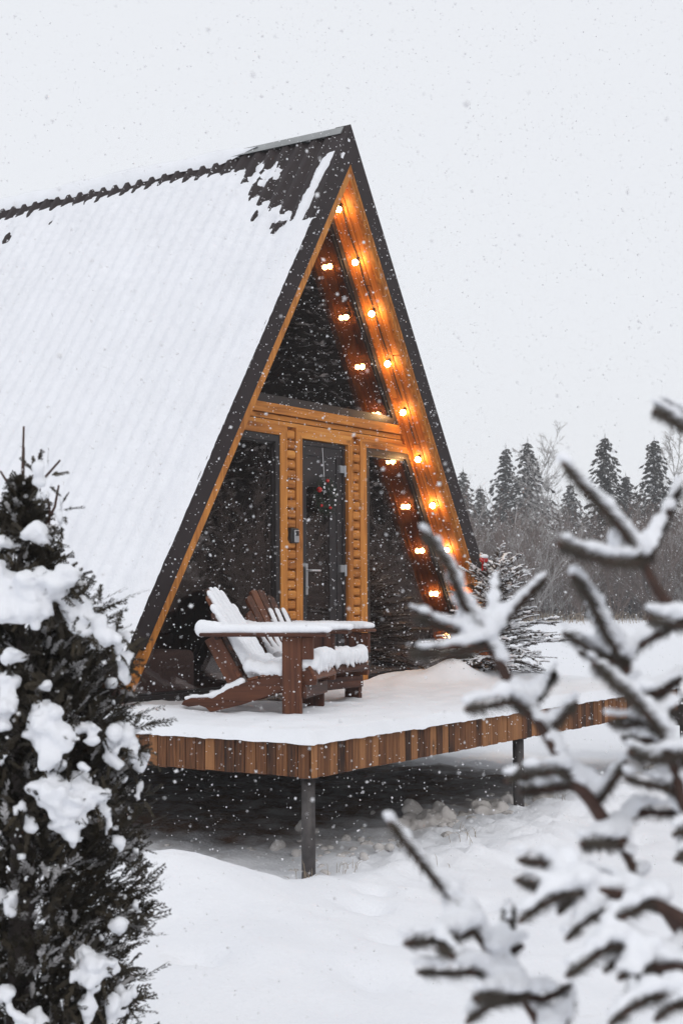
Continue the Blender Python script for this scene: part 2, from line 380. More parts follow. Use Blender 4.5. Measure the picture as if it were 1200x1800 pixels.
r0 = ramp(gn, [(0.35, (0, 0, 0)), (0.65, (0.6, 0.6, 0.6))]); gn.links.new(n2.outputs[0], r0.inputs[0])
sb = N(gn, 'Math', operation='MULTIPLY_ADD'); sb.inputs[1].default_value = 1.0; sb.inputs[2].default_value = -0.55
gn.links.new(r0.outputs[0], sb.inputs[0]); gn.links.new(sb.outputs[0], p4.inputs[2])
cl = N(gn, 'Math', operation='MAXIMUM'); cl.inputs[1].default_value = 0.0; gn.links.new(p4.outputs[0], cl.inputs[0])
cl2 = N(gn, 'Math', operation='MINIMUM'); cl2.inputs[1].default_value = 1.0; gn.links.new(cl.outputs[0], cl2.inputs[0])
shaded_soil = ramp(gn, [(0.3, (0.050, 0.026, 0.016)), (0.75, (0.20, 0.118, 0.076))]); gn.links.new(n2.outputs[0], shaded_soil.inputs[0])
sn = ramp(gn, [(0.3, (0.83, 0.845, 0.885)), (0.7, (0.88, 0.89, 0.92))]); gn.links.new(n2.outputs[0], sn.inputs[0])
mx = N(gn, 'MixRGB'); gn.links.new(cl2.outputs[0], mx.inputs[0]); gn.links.new(sn.outputs[0], mx.inputs[1]); gn.links.new(shaded_soil.outputs[0], mx.inputs[2])
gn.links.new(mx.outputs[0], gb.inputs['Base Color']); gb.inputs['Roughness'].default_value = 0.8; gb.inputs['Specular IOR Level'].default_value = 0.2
bp = N(gn, 'Bump'); bp.inputs['Strength'].default_value = 0.5; bp.inputs['Distance'].default_value = 0.016
gn.links.new(nz.outputs[0], bp.inputs['Height']); gn.links.new(bp.outputs[0], gb.inputs['Normal'])
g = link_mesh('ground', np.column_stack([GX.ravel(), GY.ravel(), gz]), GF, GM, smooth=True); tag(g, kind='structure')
def gz1(x, y): return float(ground_z(np.array([x]), np.array([y]))[0])

# ------------------------------------------------------------------ falling-snow air
hz = MB(); hz.box((90, 40, 6.4), (215, 205, 8.4)); HZ = bpy.data.materials.new('snowy_air'); HZ.use_nodes = True
hn = HZ.node_tree; hn.nodes.clear(); ho = N(hn, 'OutputMaterial'); hv = N(hn, 'VolumePrincipled')
hv.inputs['Color'].default_value = (0.97, 0.975, 0.985, 1); hv.inputs['Density'].default_value = 0.0014; hv.inputs['Anisotropy'].default_value = 0.2
hn.links.new(hv.outputs[0], ho.inputs['Volume'])
tag(hz.build('haze', HZ), kind='stuff')

# ------------------------------------------------------------------ forest
def spruce_arrays(H, Rb, rng, density=1.0, bare=0.06, droop=0.35):
    """returns trunk MB, foliage quads V,F and snow quads V,F"""
    Vf, Vs = [], []
    z = H * bare; k = 0
    while z < H * 0.985:
        t = z / H; L0 = Rb * (1 - t) ** 0.85 * (0.55 + 0.45 * min(1, t * 5 + .4)) + 0.10
        nb = max(4, int((6 + 6 * (1 - t)) * density)); ph = rng.uniform(0, 6.28)
        for b in range(nb):
            a = ph + 6.283 * b / nb + rng.uniform(-.35, .35); L = L0 * rng.uniform(.5, 1.3)
            ca, sa = math.cos(a), math.sin(a); zz = z + rng.uniform(-.12, .12) * H * .06
            nseg = max(2, int(L / 0.34)); up = 0.25 * (t - .25)
            for s in range(nseg):
                f = (s + rng.uniform(.3, 1.0)) / nseg
                r = L * f; dz = L * (up * f - droop * f * f + .12 * max(0, f - .75) * 2)
                wdt = rng.uniform(.10, .27) * (1.15 - .5 * f) * min(1, L0 / 1.1 + .25); ln = rng.uniform(.25, .5) * min(1, L0 / 1.0 + .3)
                c = np.array((ca * r, sa * r, zz + dz)); tdir = np.array((ca, sa, up - 2 * droop * f)); tdir /= np.linalg.norm(tdir)
                sd_ = np.array((-sa, ca, 0)); tilt = rng.uniform(-.7, .7)
                sdv = sd_ * math.cos(tilt) + np.array((0, 0, 1)) * math.sin(tilt)
                q = [c - tdir * ln * .5 - sdv * wdt * .4, c - tdir * ln * .1 + sdv * wdt - np.array((0, 0, .10)), c + tdir * ln * .6 - np.array((0, 0, .05)), c - tdir * ln * .1 - sdv * wdt - np.array((0, 0, .10))]
                Vf.append(q)
                # hanging curtain of twigs
                hl = rng.uniform(.15, .38) * (1 - .5 * t)
                q2 = [c - tdir * ln * .4, c + tdir * ln * .4, c + tdir * ln * .15 + np.array((rng.uniform(-.06, .06), rng.uniform(-.06, .06), -hl)), c - tdir * ln * .25 + np.array((0, 0, -hl * rng.uniform(.4, 1)))]
                Vf.append(q2)
                if rng.random() < .55:
                    o = np.array((0, 0, .03)); cc = c + tdir * ln * rng.uniform(-.2, .2)
                    Vs.append([cc - tdir * ln * .35 + o, cc + sdv * wdt * .45 + o - np.array((0, 0, .05)), cc + tdir * ln * .4 + o, cc - sdv * wdt * .45 + o - np.array((0, 0, .05))])
        z += H * 0.022 * (1.25 - .6 * t) / max(.6, density ** .5); k += 1
    tip = [[np.array((0, 0, H * .97)), np.array((.05, 0, H * .985)), np.array((0, 0, H * 1.015)), np.array((-.05, 0, H * .985))]]
    Vf += tip
    return np.array(Vf).reshape(-1, 3), np.array(Vs).reshape(-1, 3)
def quads(n): return np.arange(n).reshape(-1, 4)
def spruce(x, y, H, Rb, seed, label, group, density=1.0):
    rng = np.random.default_rng(seed); z0 = gz1(x, y) - .05
    root = empty('spruce_tree', (x, y, z0)); tag(root, label, 'tree', group)
    Vf, Vs = spruce_arrays(H, Rb * 1.42, rng, density)
    t = MB(); t.tube([(0, 0, 0), (.03, 0, H * .4), (0, .02, H * .75), (0, 0, H * .98)], [H * .013, H * .010, H * .005, .008], 7); t.build('trunk', BARK_GREY, root, True)
    link_mesh('crown', Vf, quads(len(Vf)), NEEDLE_FAR, root); link_mesh('snow', Vs, quads(len(Vs)), SNOW_FLAKE, root)
    return root
def fwd(px, d): # a place d metres ahead of the viewpoint, px metres to its side
    return CAM_LOC.x + FH.x * d + RH.x * px, CAM_LOC.y + FH.y * d + RH.y * px
TG = 'snow dusted spruces at the forest edge'
TREES = [  # side, ahead, height, base radius, label
    (7.75, 93, 9.2, 1.5, 'pale faded spruce nearest the cabin roof edge, thin tipped'),
    (9.4, 99, 8.5, 1.7, 'short faded spruce between the pale spruce and a dense pair'),
    (10.15, 90, 10.4, 1.9, 'slim spruce with pointed top, left one of the dense pair'),
    (11.0, 86, 10.4, 2.2, 'broad dense spruce directly in front of the tall bare birch'),
    (15.2, 97, 8.6, 1.9, 'small spruce standing alone between the birch and the largest spruce'),
    (13.75, 76, 9.5, 1.95, 'largest and darkest spruce with ragged tiers against the sky'),
    (16.35, 84, 8.1, 1.8, 'shorter bushy spruce growing against the largest dark spruce'),
    (17.6, 82, 10.0, 2.1, 'tall cone shaped spruce beyond the largest, by the pale thin birch'),
    (12.4, 100, 7.6, 1.8, 'low faded spruce top in the gap beside the bare birch'),
    (20.6, 80, 9.6, 2.0, 'spruce past the pale thin birch, hidden by snowy twigs'),
]
for i, (s, d, h, rb, lb) in enumerate(TREES):
    x, y = fwd(s, d); spruce(x, y, h, rb, 100 + i, lb, TG)
# far wood behind them, one mass
rng = np.random.default_rng(5)
variants = [spruce_arrays(7.5, 2.3, np.random.default_rng(50 + i), .7) for i in range(3)]
def place(V, x, y, z, s, a):
    c, q = math.cos(a), math.sin(a); M_ = np.array([[c, -q, 0], [q, c, 0], [0, 0, 1]]); return (V * s) @ M_.T + np.array((x, y, z))
Vf, Vs = [], []
for i in range(75):
    x, y = fwd(rng.uniform(0, 34), rng.uniform(100, 128)); s = rng.uniform(.62, 1.0); a = rng.uniform(0, 6.28); z0 = -.5
    f_, s_ = variants[i % 3]; Vf.append(place(f_, x, y, z0, s, a)); Vs.append(place(s_, x, y, z0, s, a))
Vf = np.concatenate(Vf); ff = tag(link_mesh('far_forest', Vf, quads(len(Vf)), NEEDLE_FAR), kind='stuff')
Vs = np.concatenate(Vs); tag(link_mesh('snow', Vs, quads(len(Vs)), SNOW_FLAKE, ff), kind='stuff')

def branchy(rng, H, nst, spread, r0, levels=2, birch=False):
    """line segments (a,b,ra,rb) of a bare plant"""
    S = []
    def grow(p, d, L, r, lev):
        n = 4 if lev > 0 else 3; pp = p
        for i in range(n):
            q = pp + d * (L / n); S.append((pp, q, r * (1 - .8 * i / n), r * (1 - .8 * (i + 1) / n), lev))
            if lev > 0 and (i > 0 or not birch):
                for k in range(2 if not birch else 3):
                    ax = rng.normal(size=3); ax[2] *= .4; nd = d * rng.uniform(.55, 1.0) + ax / np.linalg.norm(ax) * rng.uniform(.35, .75)
                    nd /= np.linalg.norm(nd); grow(q, nd, L * rng.uniform(.26, .48) * (1.2 - .6 * i / n), r * .5, lev - 1)
            d = d + rng.normal(size=3) * .09; d = d / np.linalg.norm(d); pp = q
    for s in range(nst):
        a = rng.uniform(0, 6.28); t = rng.uniform(0, spread); d = np.array((math.cos(a) * math.sin(t), math.sin(a) * math.sin(t), math.cos(t)))
        grow(np.array((math.cos(a) * .12, math.sin(a) * .12, 0.0)) * (nst > 1), d, H * rng.uniform(.65, 1.05), r0, levels)
    return S
def seg_mesh(S):
    A = np.array([s[0] for s in S]); B = np.array([s[1] for s in S]); ra = np.array([s[2] for s in S]); rb = np.array([s[3] for s in S])
    d = B - A; d /= np.linalg.norm(d, axis=1)[:, None] + 1e-9; ref = np.where(np.abs(d[:, 2:3]) > .8, np.array([[1., 0, 0]]), np.array([[0, 0, 1.]]))
    u = np.cross(d, ref); u /= np.linalg.norm(u, axis=1)[:, None]; v = np.cross(d, u); V = []
    for k in range(3):
        c, s = math.cos(2.094 * k), math.sin(2.094 * k); o = u * c + v * s; V += [A + o * ra[:, None], B + o * rb[:, None]]
    V = np.stack(V, 1).reshape(-1, 3); n = len(S); F = []
    base = np.arange(n)[:, None] * 6
    for k in range(3):
        j = (k + 1) % 3; F.append(base + np.array([[2 * k, 2 * k + 1, 2 * j + 1, 2 * j]]))
    return V, np.concatenate(F)
def bare_tree(x, y, H, seed, label, m, r0=.07):
    rng = np.random.default_rng(seed); root = empty('birch_tree', (x, y, gz1(x, y) - .05)); tag(root, label, 'tree', 'bare birches among the spruces')
    S = branchy(rng, H, 1, .03, r0, 3, True); tr = [q for q in S[:0]]
    V, F = seg_mesh([q for q in S if q[4] == 3]); link_mesh('trunk', V, F, m, root)
    V, F = seg_mesh([(a, b, max(ra, .012), max(rb, .010)) for a, b, ra, rb, lv in S if lv < 3]); link_mesh('crown', V, F, m, root)
for i, (s, d, h, lb) in enumerate([(12.05, 91, 10.6, 'tall bare pale birch rising behind the broad dense spruce'), (20.0, 87, 10.3, 'thin pale bare birch beside the tall cone shaped spruce'),
                                   (11.45, 84.5, 6.2, 'slender bare birch with light trunk in front of the dense pair')]):
    x, y = fwd(s, d); bare_tree(x, y, h, 300 + i, lb, BIRCH)
# thicket of bare shrubs along the field
shr = [seg_mesh(branchy(np.random.default_rng(400 + i), rng.uniform(3.0, 4.2), 8, .6, .028, 2)) for i in range(7)]
V_, F_, V2, F2, b1, b2 = [], [], [], [], 0, 0
for i in range(430):
    x, y = fwd(rng.uniform(1, 30), 66 + 26 * rng.random() ** 1.2); s = rng.uniform(.7, 1.5); a = rng.uniform(0, 6.28); z0 = gz1(x, y) - .05
    V, F = shr[i % 7]; P = place(V, x, y, z0, s, a)
    if rng.random() < .68: V_.append(P); F_.append(F + b1); b1 += len(V)
    else: V2.append(P); F2.append(F + b2); b2 += len(V)
th = tag(link_mesh('thicket', np.concatenate(V_), np.concatenate(F_), TWIG), kind='stuff')
tag(link_mesh('frosted_twigs', np.concatenate(V2), np.concatenate(F2), plain('frosted_twig', (.42, .40, .39), .9), th), kind='stuff')
# trees across the yard (out of the picture, mirrored in the glass)
Vf = []; ysn = []; vs2 = [spruce_arrays(11, 2.6, np.random.default_rng(80 + i), .8, .02) for i in range(3)]
for i in range(46):
    t = rng.uniform(-.25, 1.25); dd = rng.uniform(-4, 9)
    x = 8 + 22 * t + .56 * dd; y = -25 + 13 * t - .83 * dd; s = rng.uniform(.75, 1.2)
    a = rng.uniform(0, 6.28); Vf.append(place(vs2[i % 3][0], x, y, -.8, s, a)); ysn.append(place(vs2[i % 3][1], x, y, -.8, s, a))
Vf = np.concatenate(Vf); yf = tag(link_mesh('yard_forest', Vf, quads(len(Vf)), NEEDLE_FAR), kind='stuff'); Vs_ = np.concatenate(ysn); link_mesh('snow', Vs_, quads(len(Vs_)), SNOW_FLAKE, yf)
V_, F_, b1 = [], [], 0
for i in range(110):
    t = rng.uniform(-.35, 1.3); dd = rng.uniform(-6, 0); x = 4 + 22 * t + .56 * dd; y = -17 + 12 * t - .83 * dd
    V, F = shr[i % 7]; V_.append(place(V, x, y, -.75, rng.uniform(.5, 1.1), rng.uniform(0, 6.28))); F_.append(F + b1); b1 += len(V)
tag(link_mesh('yard_brush', np.concatenate(V_), np.concatenate(F_), plain('frosted_brush', (.48, .42, .39), .9)), kind='stuff')
# dry stalks poking from the snow
S = []
for i in range(900):
    if i < 840: x, y = fwd(rng.uniform(2, 26), 58 + 16 * rng.random()); h = rng.uniform(.12, .55); r = .012
    else:
        cx, cy = [(-3.0, -2.25), (-3.35, -2.2), (-1.9, -2.35), (-.35, -2.2), (.2, -2.3), (-2.75, -2.6)][i % 6]; x = cx + rng.normal() * .07; y = cy + rng.normal() * .06; h = rng.uniform(.03, .1); r = .0018
    z = gz1(x, y) if i >= 840 else -.5 + .02; p = np.array((x, y, z)); l = rng.normal(size=2) * .3
    q = p + np.array((l[0] * h * .6, l[1] * h * .6, h * .7)); e = q + np.array((l[0] * h, l[1] * h, h * .2))
    S += [(p, q, r, r * .8), (q, e, r * .8, r * .3)]
V, F = seg_mesh(S); tag(link_mesh('dry_grass', V, F, STRAW), kind='stuff')

# ------------------------------------------------------------------ cabin
KL, KR = math.hypot(1, 1.545), math.hypot(1, 1.635)
def lx(z, p=0.0): return (z - 4.57 + p * KL) / 1.545          # x on the left slope at height z, p metres inside the roof skin
def rx(z, p=0.0): return (4.57 - p * KR - z) / 1.635
def lz(x, p=0.0): return 4.57 + 1.545 * x - p * KL
def rz_(x, p=0.0): return 4.57 - 1.635 * x - p * KR
def apex(p): x = p * (KL - KR) / (1.545 + 1.635); return (x, 4.57 + 1.545 * x - p * KL)
cabin = empty('cabin', (0, 3.4, 0)); tag(cabin, 'snow covered A-frame cabin with honey wood front and dark metal roof', 'cabin')
OFF = Vector((0, -3.4, 0))
class CB(MB):
    def go(s, name, m, parent=None, smooth=False):
        p = parent or cabin
        o = s.build(name, m, p, smooth)
        if p is cabin: o.location = OFF
        return o
def prism(name, poly, y0, y1, m, parent=None):
    mb = CB(); mb.prism_xz(poly, y0, y1); return mb.go(name, m, parent)
def cboard(name, c, L, W, T, m, axes, bev=0.003, parent=None):
    return board(name, Vector(c) + OFF, L, W, T, m, parent or cabin, axes, bev)
DL = Vector((-1, 0, -1.545)).normalized(); DR = Vector((1, 0, -1.635)).normalized()
NL = Vector((-1.545, 0, 1)).normalized(); NR = Vector((1.635, 0, 1)).normalized()
XE, XR, YB = -2.72, 2.72, 7.0
# roof slabs
for nm, s in (('left', -1), ('right', 1)):
    p0, p1 = (.02, .145) if s < 0 else (.02, .163)
    fz = lz if s < 0 else rz_; xe = XE if s < 0 else XR
    n = NL if s < 0 else NR; a0, a1 = apex(p0), apex(p1)
    e0 = Vector((xe, 0, fz(xe, p0))); e1 = e0 - n * (p1 - p0)
    prism('roof_deck', [a0, (e0.x, e0.z), (e1.x, e1.z), a1], -.245, YB, UNDER)
# corrugated sheets
def corr(y):
    t = (y / .145) % 1.0; s = np.sin(2 * np.pi * t); return 0.013 * np.clip(s * 1.6, -1, 1)
for s in (-1, 1):
    ys = np.arange(-.26, YB + .001, .0145); ss = np.linspace(0.03, 2.72 * (KL if s < 0 else KR), 8)
    Y, S_ = np.meshgrid(ys, ss, indexing='ij'); D = DL if s < 0 else DR; Nn = NL if s < 0 else NR; h = corr(Y) + .016
    P = np.stack([D.x * S_ + Nn.x * h, Y, 4.57 + D.z * S_ + Nn.z * h], -1).reshape(-1, 3)
    I = np.arange(P.shape[0]).reshape(Y.shape); F = np.stack([I[:-1, :-1], I[1:, :-1], I[1:, 1:], I[:-1, 1:]], -1).reshape(-1, 4)
    o = link_mesh('roof_sheet', P, F if s > 0 else F[:, ::-1], METAL_BROWN, cabin, True, OFF)
# roof snow: follows the ribs, thin at the ragged upper edge, bare metal by the peak
ky = [-.3, -.1, .12, .3, .45, .55, .68, .89, 1.5, 2.2, 2.9, 3.6, 7.1]; ks = [.98, .93, .80, .70, .60, .40, .25, .20, .175, .2, .19, .22, .22]
def snow_field(Y, S_):
    P = np.stack([Y.ravel(), S_.ravel(), np.zeros(Y.size)], -1)
    nzz = fbm(P, 5.0, 3, 2.2).reshape(Y.shape); n3 = fbm(P, 17.0, 2, 7.7).reshape(Y.shape); n1 = fbm(P, 1.3, 2, 4.1).reshape(Y.shape)
    ph = np.sin(2 * np.pi * Y / .145)
    rag = 1 - .7 * np.clip((Y - .7) / .4, 0, 1); n4 = fbm(np.stack([Y.ravel() * 9, S_.ravel() * 21, np.zeros(Y.size)], -1), 1.0, 2, 8.8).reshape(Y.shape)
    g_ = S_ - np.interp(Y, ky, ks) - .032 * ph + (.048 * nzz + .03 * n3) * rag
    strip = np.minimum(.055 - np.abs(Y + .185 - .03 * (S_ - .9)) + .02 * nzz, (S_ - .22) * .12) * 3.0   # drift caught by the verge
    g_ = np.maximum(g_, strip)
    patch = .07 - np.hypot((Y - .33) / 1.0, (S_ - .36) / 1.6) + .05 * nzz; g_ = np.maximum(g_, patch)
    patch = .10 - np.hypot((Y - .52) / 1.3, (S_ - .34) / 1.5) + .05 * nzz; g_ = np.maximum(g_, patch)
    for (a, b, r) in ((3.34, .52, .05), (2.86, .40, .028), (3.42, .34, .03), (.10, 1.0, .05), (.02, 1.05, .03), (.30, .86, .035), (-.02, .98, .035)):
        g_ = np.minimum(g_, np.hypot((Y - a) * 1.6, S_ - b) - r + .03 * nzz)
    low = np.clip((4.95 - S_) * 6, -1, 1) * .1; g_ = np.minimum(g_, low + .0)
    edge = np.clip((Y + .302) / .05, -.4, 1)
    h = .030 * np.clip(g_ / .10, -.9, 1) + .004 * nzz + .005 * n3 + .006 * n1 + .0105 * n4 + .018 * np.clip((-.10 - Y) / .05, 0, 1) * np.clip(g_ / .05, 0, 1)
    return np.where(g_ > 0, h * np.clip(edge, .55, 1), np.minimum(h, -.004)), edge
ys = np.arange(-.312, 5.9, .021); ss = np.concatenate([np.arange(.08, 1.5, .021), np.arange(1.5, 4.93, .032)])
Y, S_ = np.meshgrid(ys, ss, indexing='ij'); h, edge = snow_field(Y, S_)
hh = h + corr(Y) * np.where(h > 0, .50, .8) * np.clip((Y + .20) / .05, 0, 1) + .016 - np.where(edge < 0, .02, 0)
P = np.stack([DL.x * S_ + NL.x * hh, Y, 4.57 + DL.z * S_ + NL.z * hh], -1).reshape(-1, 3)
I = np.arange(P.shape[0]).reshape(Y.shape); F = np.stack([I[:-1, :-1], I[:-1, 1:], I[1:, 1:], I[1:, :-1]], -1).reshape(-1, 4)
keep = (h.ravel()[F] > -.012).any(1)
ROOFSNOW = snow_mat('roof_snow', 0.55, 26, (0.85, 0.862, 0.90), 0.02)
o = link_mesh('roof_snow', P, F[keep], ROOFSNOW, cabin, True, OFF); tag(o, kind='stuff')
# ridge cap and the snow lying on it
rc = CB()
def sp_(s, h, side): q = Vector((0, 0, 4.57)) + (DL if side < 0 else DR) * s + (NL if side < 0 else NR) * h; return (q.x, q.z)
pr = [sp_(.05, .036, -1), sp_(.05, .041, -1), sp_(.022, .043, -1), (-.014, 4.618), (0, 4.624), (.014, 4.618), sp_(.022, .043, 1), sp_(.05, .041, 1), sp_(.05, .036, 1), (0, 4.606)]
rc.prism_xz(pr, -.24, YB); rc.go('ridge_cap', ZINC)
yy = np.arange(.62, YB, .05); mb = CB(); prof = [(-.062, -.115), (-.066, -.06), (-.045, .008), (0, .042), (.045, .008), (.068, -.06), (.064, -.115)]
V = []; wv = fbm(np.column_stack([yy, yy * 0, yy * 0]), 1.7, 3, 1.0)
for j, y in enumerate(yy):
    k = min(1.0, (y - .6) / .5) * (1 + .35 * wv[j]); V += [(x * (.8 + .2 * k), y, 4.612 + z * k - .015 * (1 - k)) for x, z in prof]
m_ = len(prof); F = [(j * m_ + i, j * m_ + i + 1, (j + 1) * m_ + i + 1, (j + 1) * m_ + i) for j in range(len(yy) - 1) for i in range(m_ - 1)]
mb.add(V, F); tag(mb.go('ridge_snow', SNOW, None, True), kind='stuff')
# verge: dark metal barge boards and the pale trims inside them
def band(fz, K, n, xe, p0, p1):
    a0, a1 = apex(p0), apex(p1); e0 = Vector((xe, 0, fz(xe, p0))); e1 = e0 - n * (p1 - p0)
    return [a0, (e0.x, e0.z), (e1.x, e1.z), a1]
for s in (-1, 1):
    fz, K, n, xe, D = (lz, KL, NL, -2.645, DL) if s < 0 else (rz_, KR, NR, 2.70, DR)
    mb = CB(); mb.prism_xz(band(fz, K, n, xe, -.032, .143), -.30, -.272)                    # face
    mb.prism_xz(band(fz, K, n, xe, -.0315, -.0285), -.2715, -.15)                            # cover lapping onto the sheet
    mb.go('barge_board', METAL_BROWN)
    p0, p1 = (.1435, .212) if s < 0 else (.1435, .204)
    L = 4.75 if s < 0 else 5.0; c0 = Vector((apex(p0)[0], 0, apex(p0)[1])); c1 = Vector((apex(p1)[0], 0, apex(p1)[1]))
    prism('verge_trim', band(fz, K, n, xe, p0, p1), -.290, -.246, HONEY)
    if s > 0: prism('verge_trim', band(fz, K, n, xe, p0, p0 + .026), -.2975, -.2905, HONEY)
# soffit boards under the right-hand eave (and the left)
for s in (-1, 1):
    D, n, p = (DL, NL, .152) if s < 0 else (DR, NR, .171)
    for c in range(3):
        y = -.2045 + c * .081; cuts = [[.30, 1.9, 3.55, 5.1], [.30, 1.25, 2.75, 4.3, 5.1], [.30, 2.3, 4.0, 5.1]][c]
        for a, b in zip(cuts[:-1], cuts[1:]):
            q = Vector((0, y, 4.57)) + D * ((a + b) / 2) - n * (p + RNG.uniform(0, .0025))
            cboard('soffit_board', q, b - a - .003, .0775, .016, SOFFIT, (D, (0, 1, 0)), .004)
# facade: backing wall, slope strips, sill
mb = CB(); mb.prism_xz([(-.62, 0), (-.31, 0), (-.31, 2.06), (-.62, 2.06)], .03, .09); mb.go('wall', HONEY); mb = CB(); mb.prism_xz([(.335, 0), (.63, 0), (.63, 2.06), (.335, 2.06)], .03, .09); mb.go('wall', HONEY); mb = CB()
mb.prism_xz([(lx(2.06, .2), 2.0601), (rx(2.06, .2), 2.0601), (rx(2.29, .2), 2.29), (lx(2.29, .2), 2.29)], .03, .09); mb.go('wall', HONEY)
for s in (-1, 1):
    fz, K, n, xe = (lz, KL, NL, -2.66) if s < 0 else (rz_, KR, NR, 2.56)
    prism('slope_strip', band(fz, K, n, xe, .164 if s > 0 else .146, .199), -.03, .08, SOFFIT)
cboard('sill', (-.08, -.028, .018), 5.05, .05, .092, SILL, ((1, 0, 0), (0, 1, 0)))
# beam boards
def hb(z0, z1, y, T, m=HONEY_X, x0=None, x1=None, name='beam_board'):
    a = lx((z0 + z1) / 2, .2) if x0 is None else x0; b = rx((z0 + z1) / 2, .2) if x1 is None else x1
    mb = CB(); e = 0 if x0 is not None else (z1 - z0) / 2 / 1.545; e2 = 0 if x1 is not None else (z1 - z0) / 2 / 1.635
    c = .004; mb.prism_xz([(a - e, z0), (b + e2, z0), (b - e2, z1), (a + e, z1)], y, .03)
    return mb.go(name, m)
hb(2.218, 2.292, -.028, .05); hb(2.172, 2.209, -.004, .03); hb(2.132, 2.164, -.006, .03)
# casings with mitred corners
def casing(x0, x1, z0, z1, side):
    w_ = x1 - x0
    poly = [(x0, z0), (x1, z0), (x1, z1 - (.075 if side > 0 else 0)), (x0, z1 - (.075 if side < 0 else 0))]
    return prism('casing_board', poly, -.03, .03, HONEY)
ZT = 2.128
casing(-.612, -.522, .065, ZT, -1); casing(-.402, -.318, .065, ZT, 1); casing(.342, .412, .065, ZT, -1); casing(.524, .622, .065, ZT, 1)
def header(poly): return prism('casing_board', poly, -.0302, .03, HONEY_X)
header([(-.612, ZT - .075), (-.522, ZT), (lx(ZT, .2), ZT), (lx(ZT - .075, .2), ZT - .075)])
header([(-.318, ZT - .075), (-.402, ZT), (.412, ZT), (.342, ZT - .075)])
header([(.622, ZT - .075), (.524, ZT), (rx(ZT, .2), ZT), (rx(ZT - .075, .2), ZT - .075)])
# log slats stacked in the two columns
for x0, x1 in ((-.520, -.408), (.414, .516)):
    z = .07; k = 0
    while z < 2.06:
        hgt = .064 + RNG.uniform(-.004, .005); wd = x1 - x0 - .012
        cboard('cladding_slat', ((x0 + x1) / 2 - .005 + RNG.uniform(-.003, .003), -.004 - RNG.uniform(0, .012), z + hgt / 2), wd, .058, hgt, HONEY_X, ((1, 0, 0), (0, 1, 0)), .012)
        z += hgt + .0145; k += 1
# windows
def window(poly, label, mull=()):
    mb = CB(); q = ring_xz(mb, poly, .052, -.022, .07)
    o = mb.go('window', BLACK_FRAME); tag(o, label)
    mb = CB(); q2 = ring_xz(mb, inset(poly, .0525), .016, -.004, .06); mb.go('sash', BLACK_FRAME, o)
    for y in (.004, .029):
        mb = CB(); pp = inset(poly, .05); mb.add([(x, y, z) for x, z in pp], [tuple(range(len(pp)))])
        mb.go('pane', GLASS, o)
    return o
def ccw(p): return p
window([(lx(2.294, .2), 2.294), (rx(2.294, .2), 2.294), apex(.2)], 'triangular window under the peak')
window([(lx(.066, .2), .066), (-.613, .066), (-.613, 2.049), (lx(2.049, .2), 2.049)], 'sloping window behind the chairs')
window([(.623, .066), (rx(.066, .2), .066), (rx(2.052, .2), 2.052), (.623, 2.052)], 'sloping window beside the snowy little spruce')
# door
mb = CB(); ring_xz(mb, [(-.317, .02), (.341, .02), (.341, 2.045), (-.317, 2.045)], .035, .0, .08); dfr = mb.go('door_frame', DOOR_DARK)
mb = CB(); q = ring_xz(mb, [(-.281, .03), (.305, .03), (.305, 2.008), (-.281, 2.008)], .075, .012, .065)
mb.prism_xz([(-.206, 1.68), (.23, 1.68), (.23, 1.934), (-.206, 1.934)], .022, .06); mb.prism_xz([(-.206, .105), (.23, .105), (.23, .35), (-.206, .35)], .022, .06)
mb.prism_xz([(.13, .3501), (.23, .3501), (.23, 1.6799), (.13, 1.6799)], .018, .06)
door = mb.go('door', DOOR_DARK)
for y in (.024, .048):
    mb = CB(); mb.add([(-.21, y, .34), (.135, y, .34), (.135, y, 1.69), (-.21, y, 1.69)], [(0, 1, 2, 3)]); mb.go('pane', GLASS, door)
mb = CB(); mb.box((-.222, .004, .93), (.014, .006, .125)); mb.tube([(-.222, .0, 1.0), (-.222, -.045, 1.0)], .009, 8); mb.tube([(-.222, -.045, 1.0), (-.10, -.047, 1.0)], .0085, 8)
mb.tube([(-.222, -.002, .865), (-.222, -.014, .865)], .010, 10); mb.go('handle', STEEL, door)
for z in (1.845, 1.02):
    mb = CB(); mb.box((.288, .002, z), (.034, .010, .030)); mb.tube([(.322, -.012, z + .032), (.322, -.012, z - .062)], .010, 8); mb.go('hinge', STEEL, door)
# closed dark inside
mb = CB(); mb.prism_xz([(-2.66, -.16), (2.62, -.16), (2.56, -.045), (-2.6, -.045)], -.03, YB); mb.go('floor_slab', UNDER)
mb = CB(); mb.prism_xz([(-2.62, -.0449), (2.52, -.0449), (0, 4.3)], YB - .12, YB - .02); mb.go('back_wall', INSIDE)
mb = CB(); mb.prism_xz([(-2.5, -.0448), (2.4, -.0448), (2.38, -.02), (-2.48, -.02)], .1, YB - .13); mb.go('floor', INSIDE)
mb = CB(); mb.prism_xz([(-2.70, -.1), (-2.60, -.1), (-2.60, .38), (-2.66, .38)], -.02, YB); mb.go('side_wall', UNDER); mb = CB(); mb.prism_xz([(2.60, -.1), (2.66, -.1), (2.62, .2), (2.54, .2)], -.02, YB); mb.go('side_wall', UNDER)
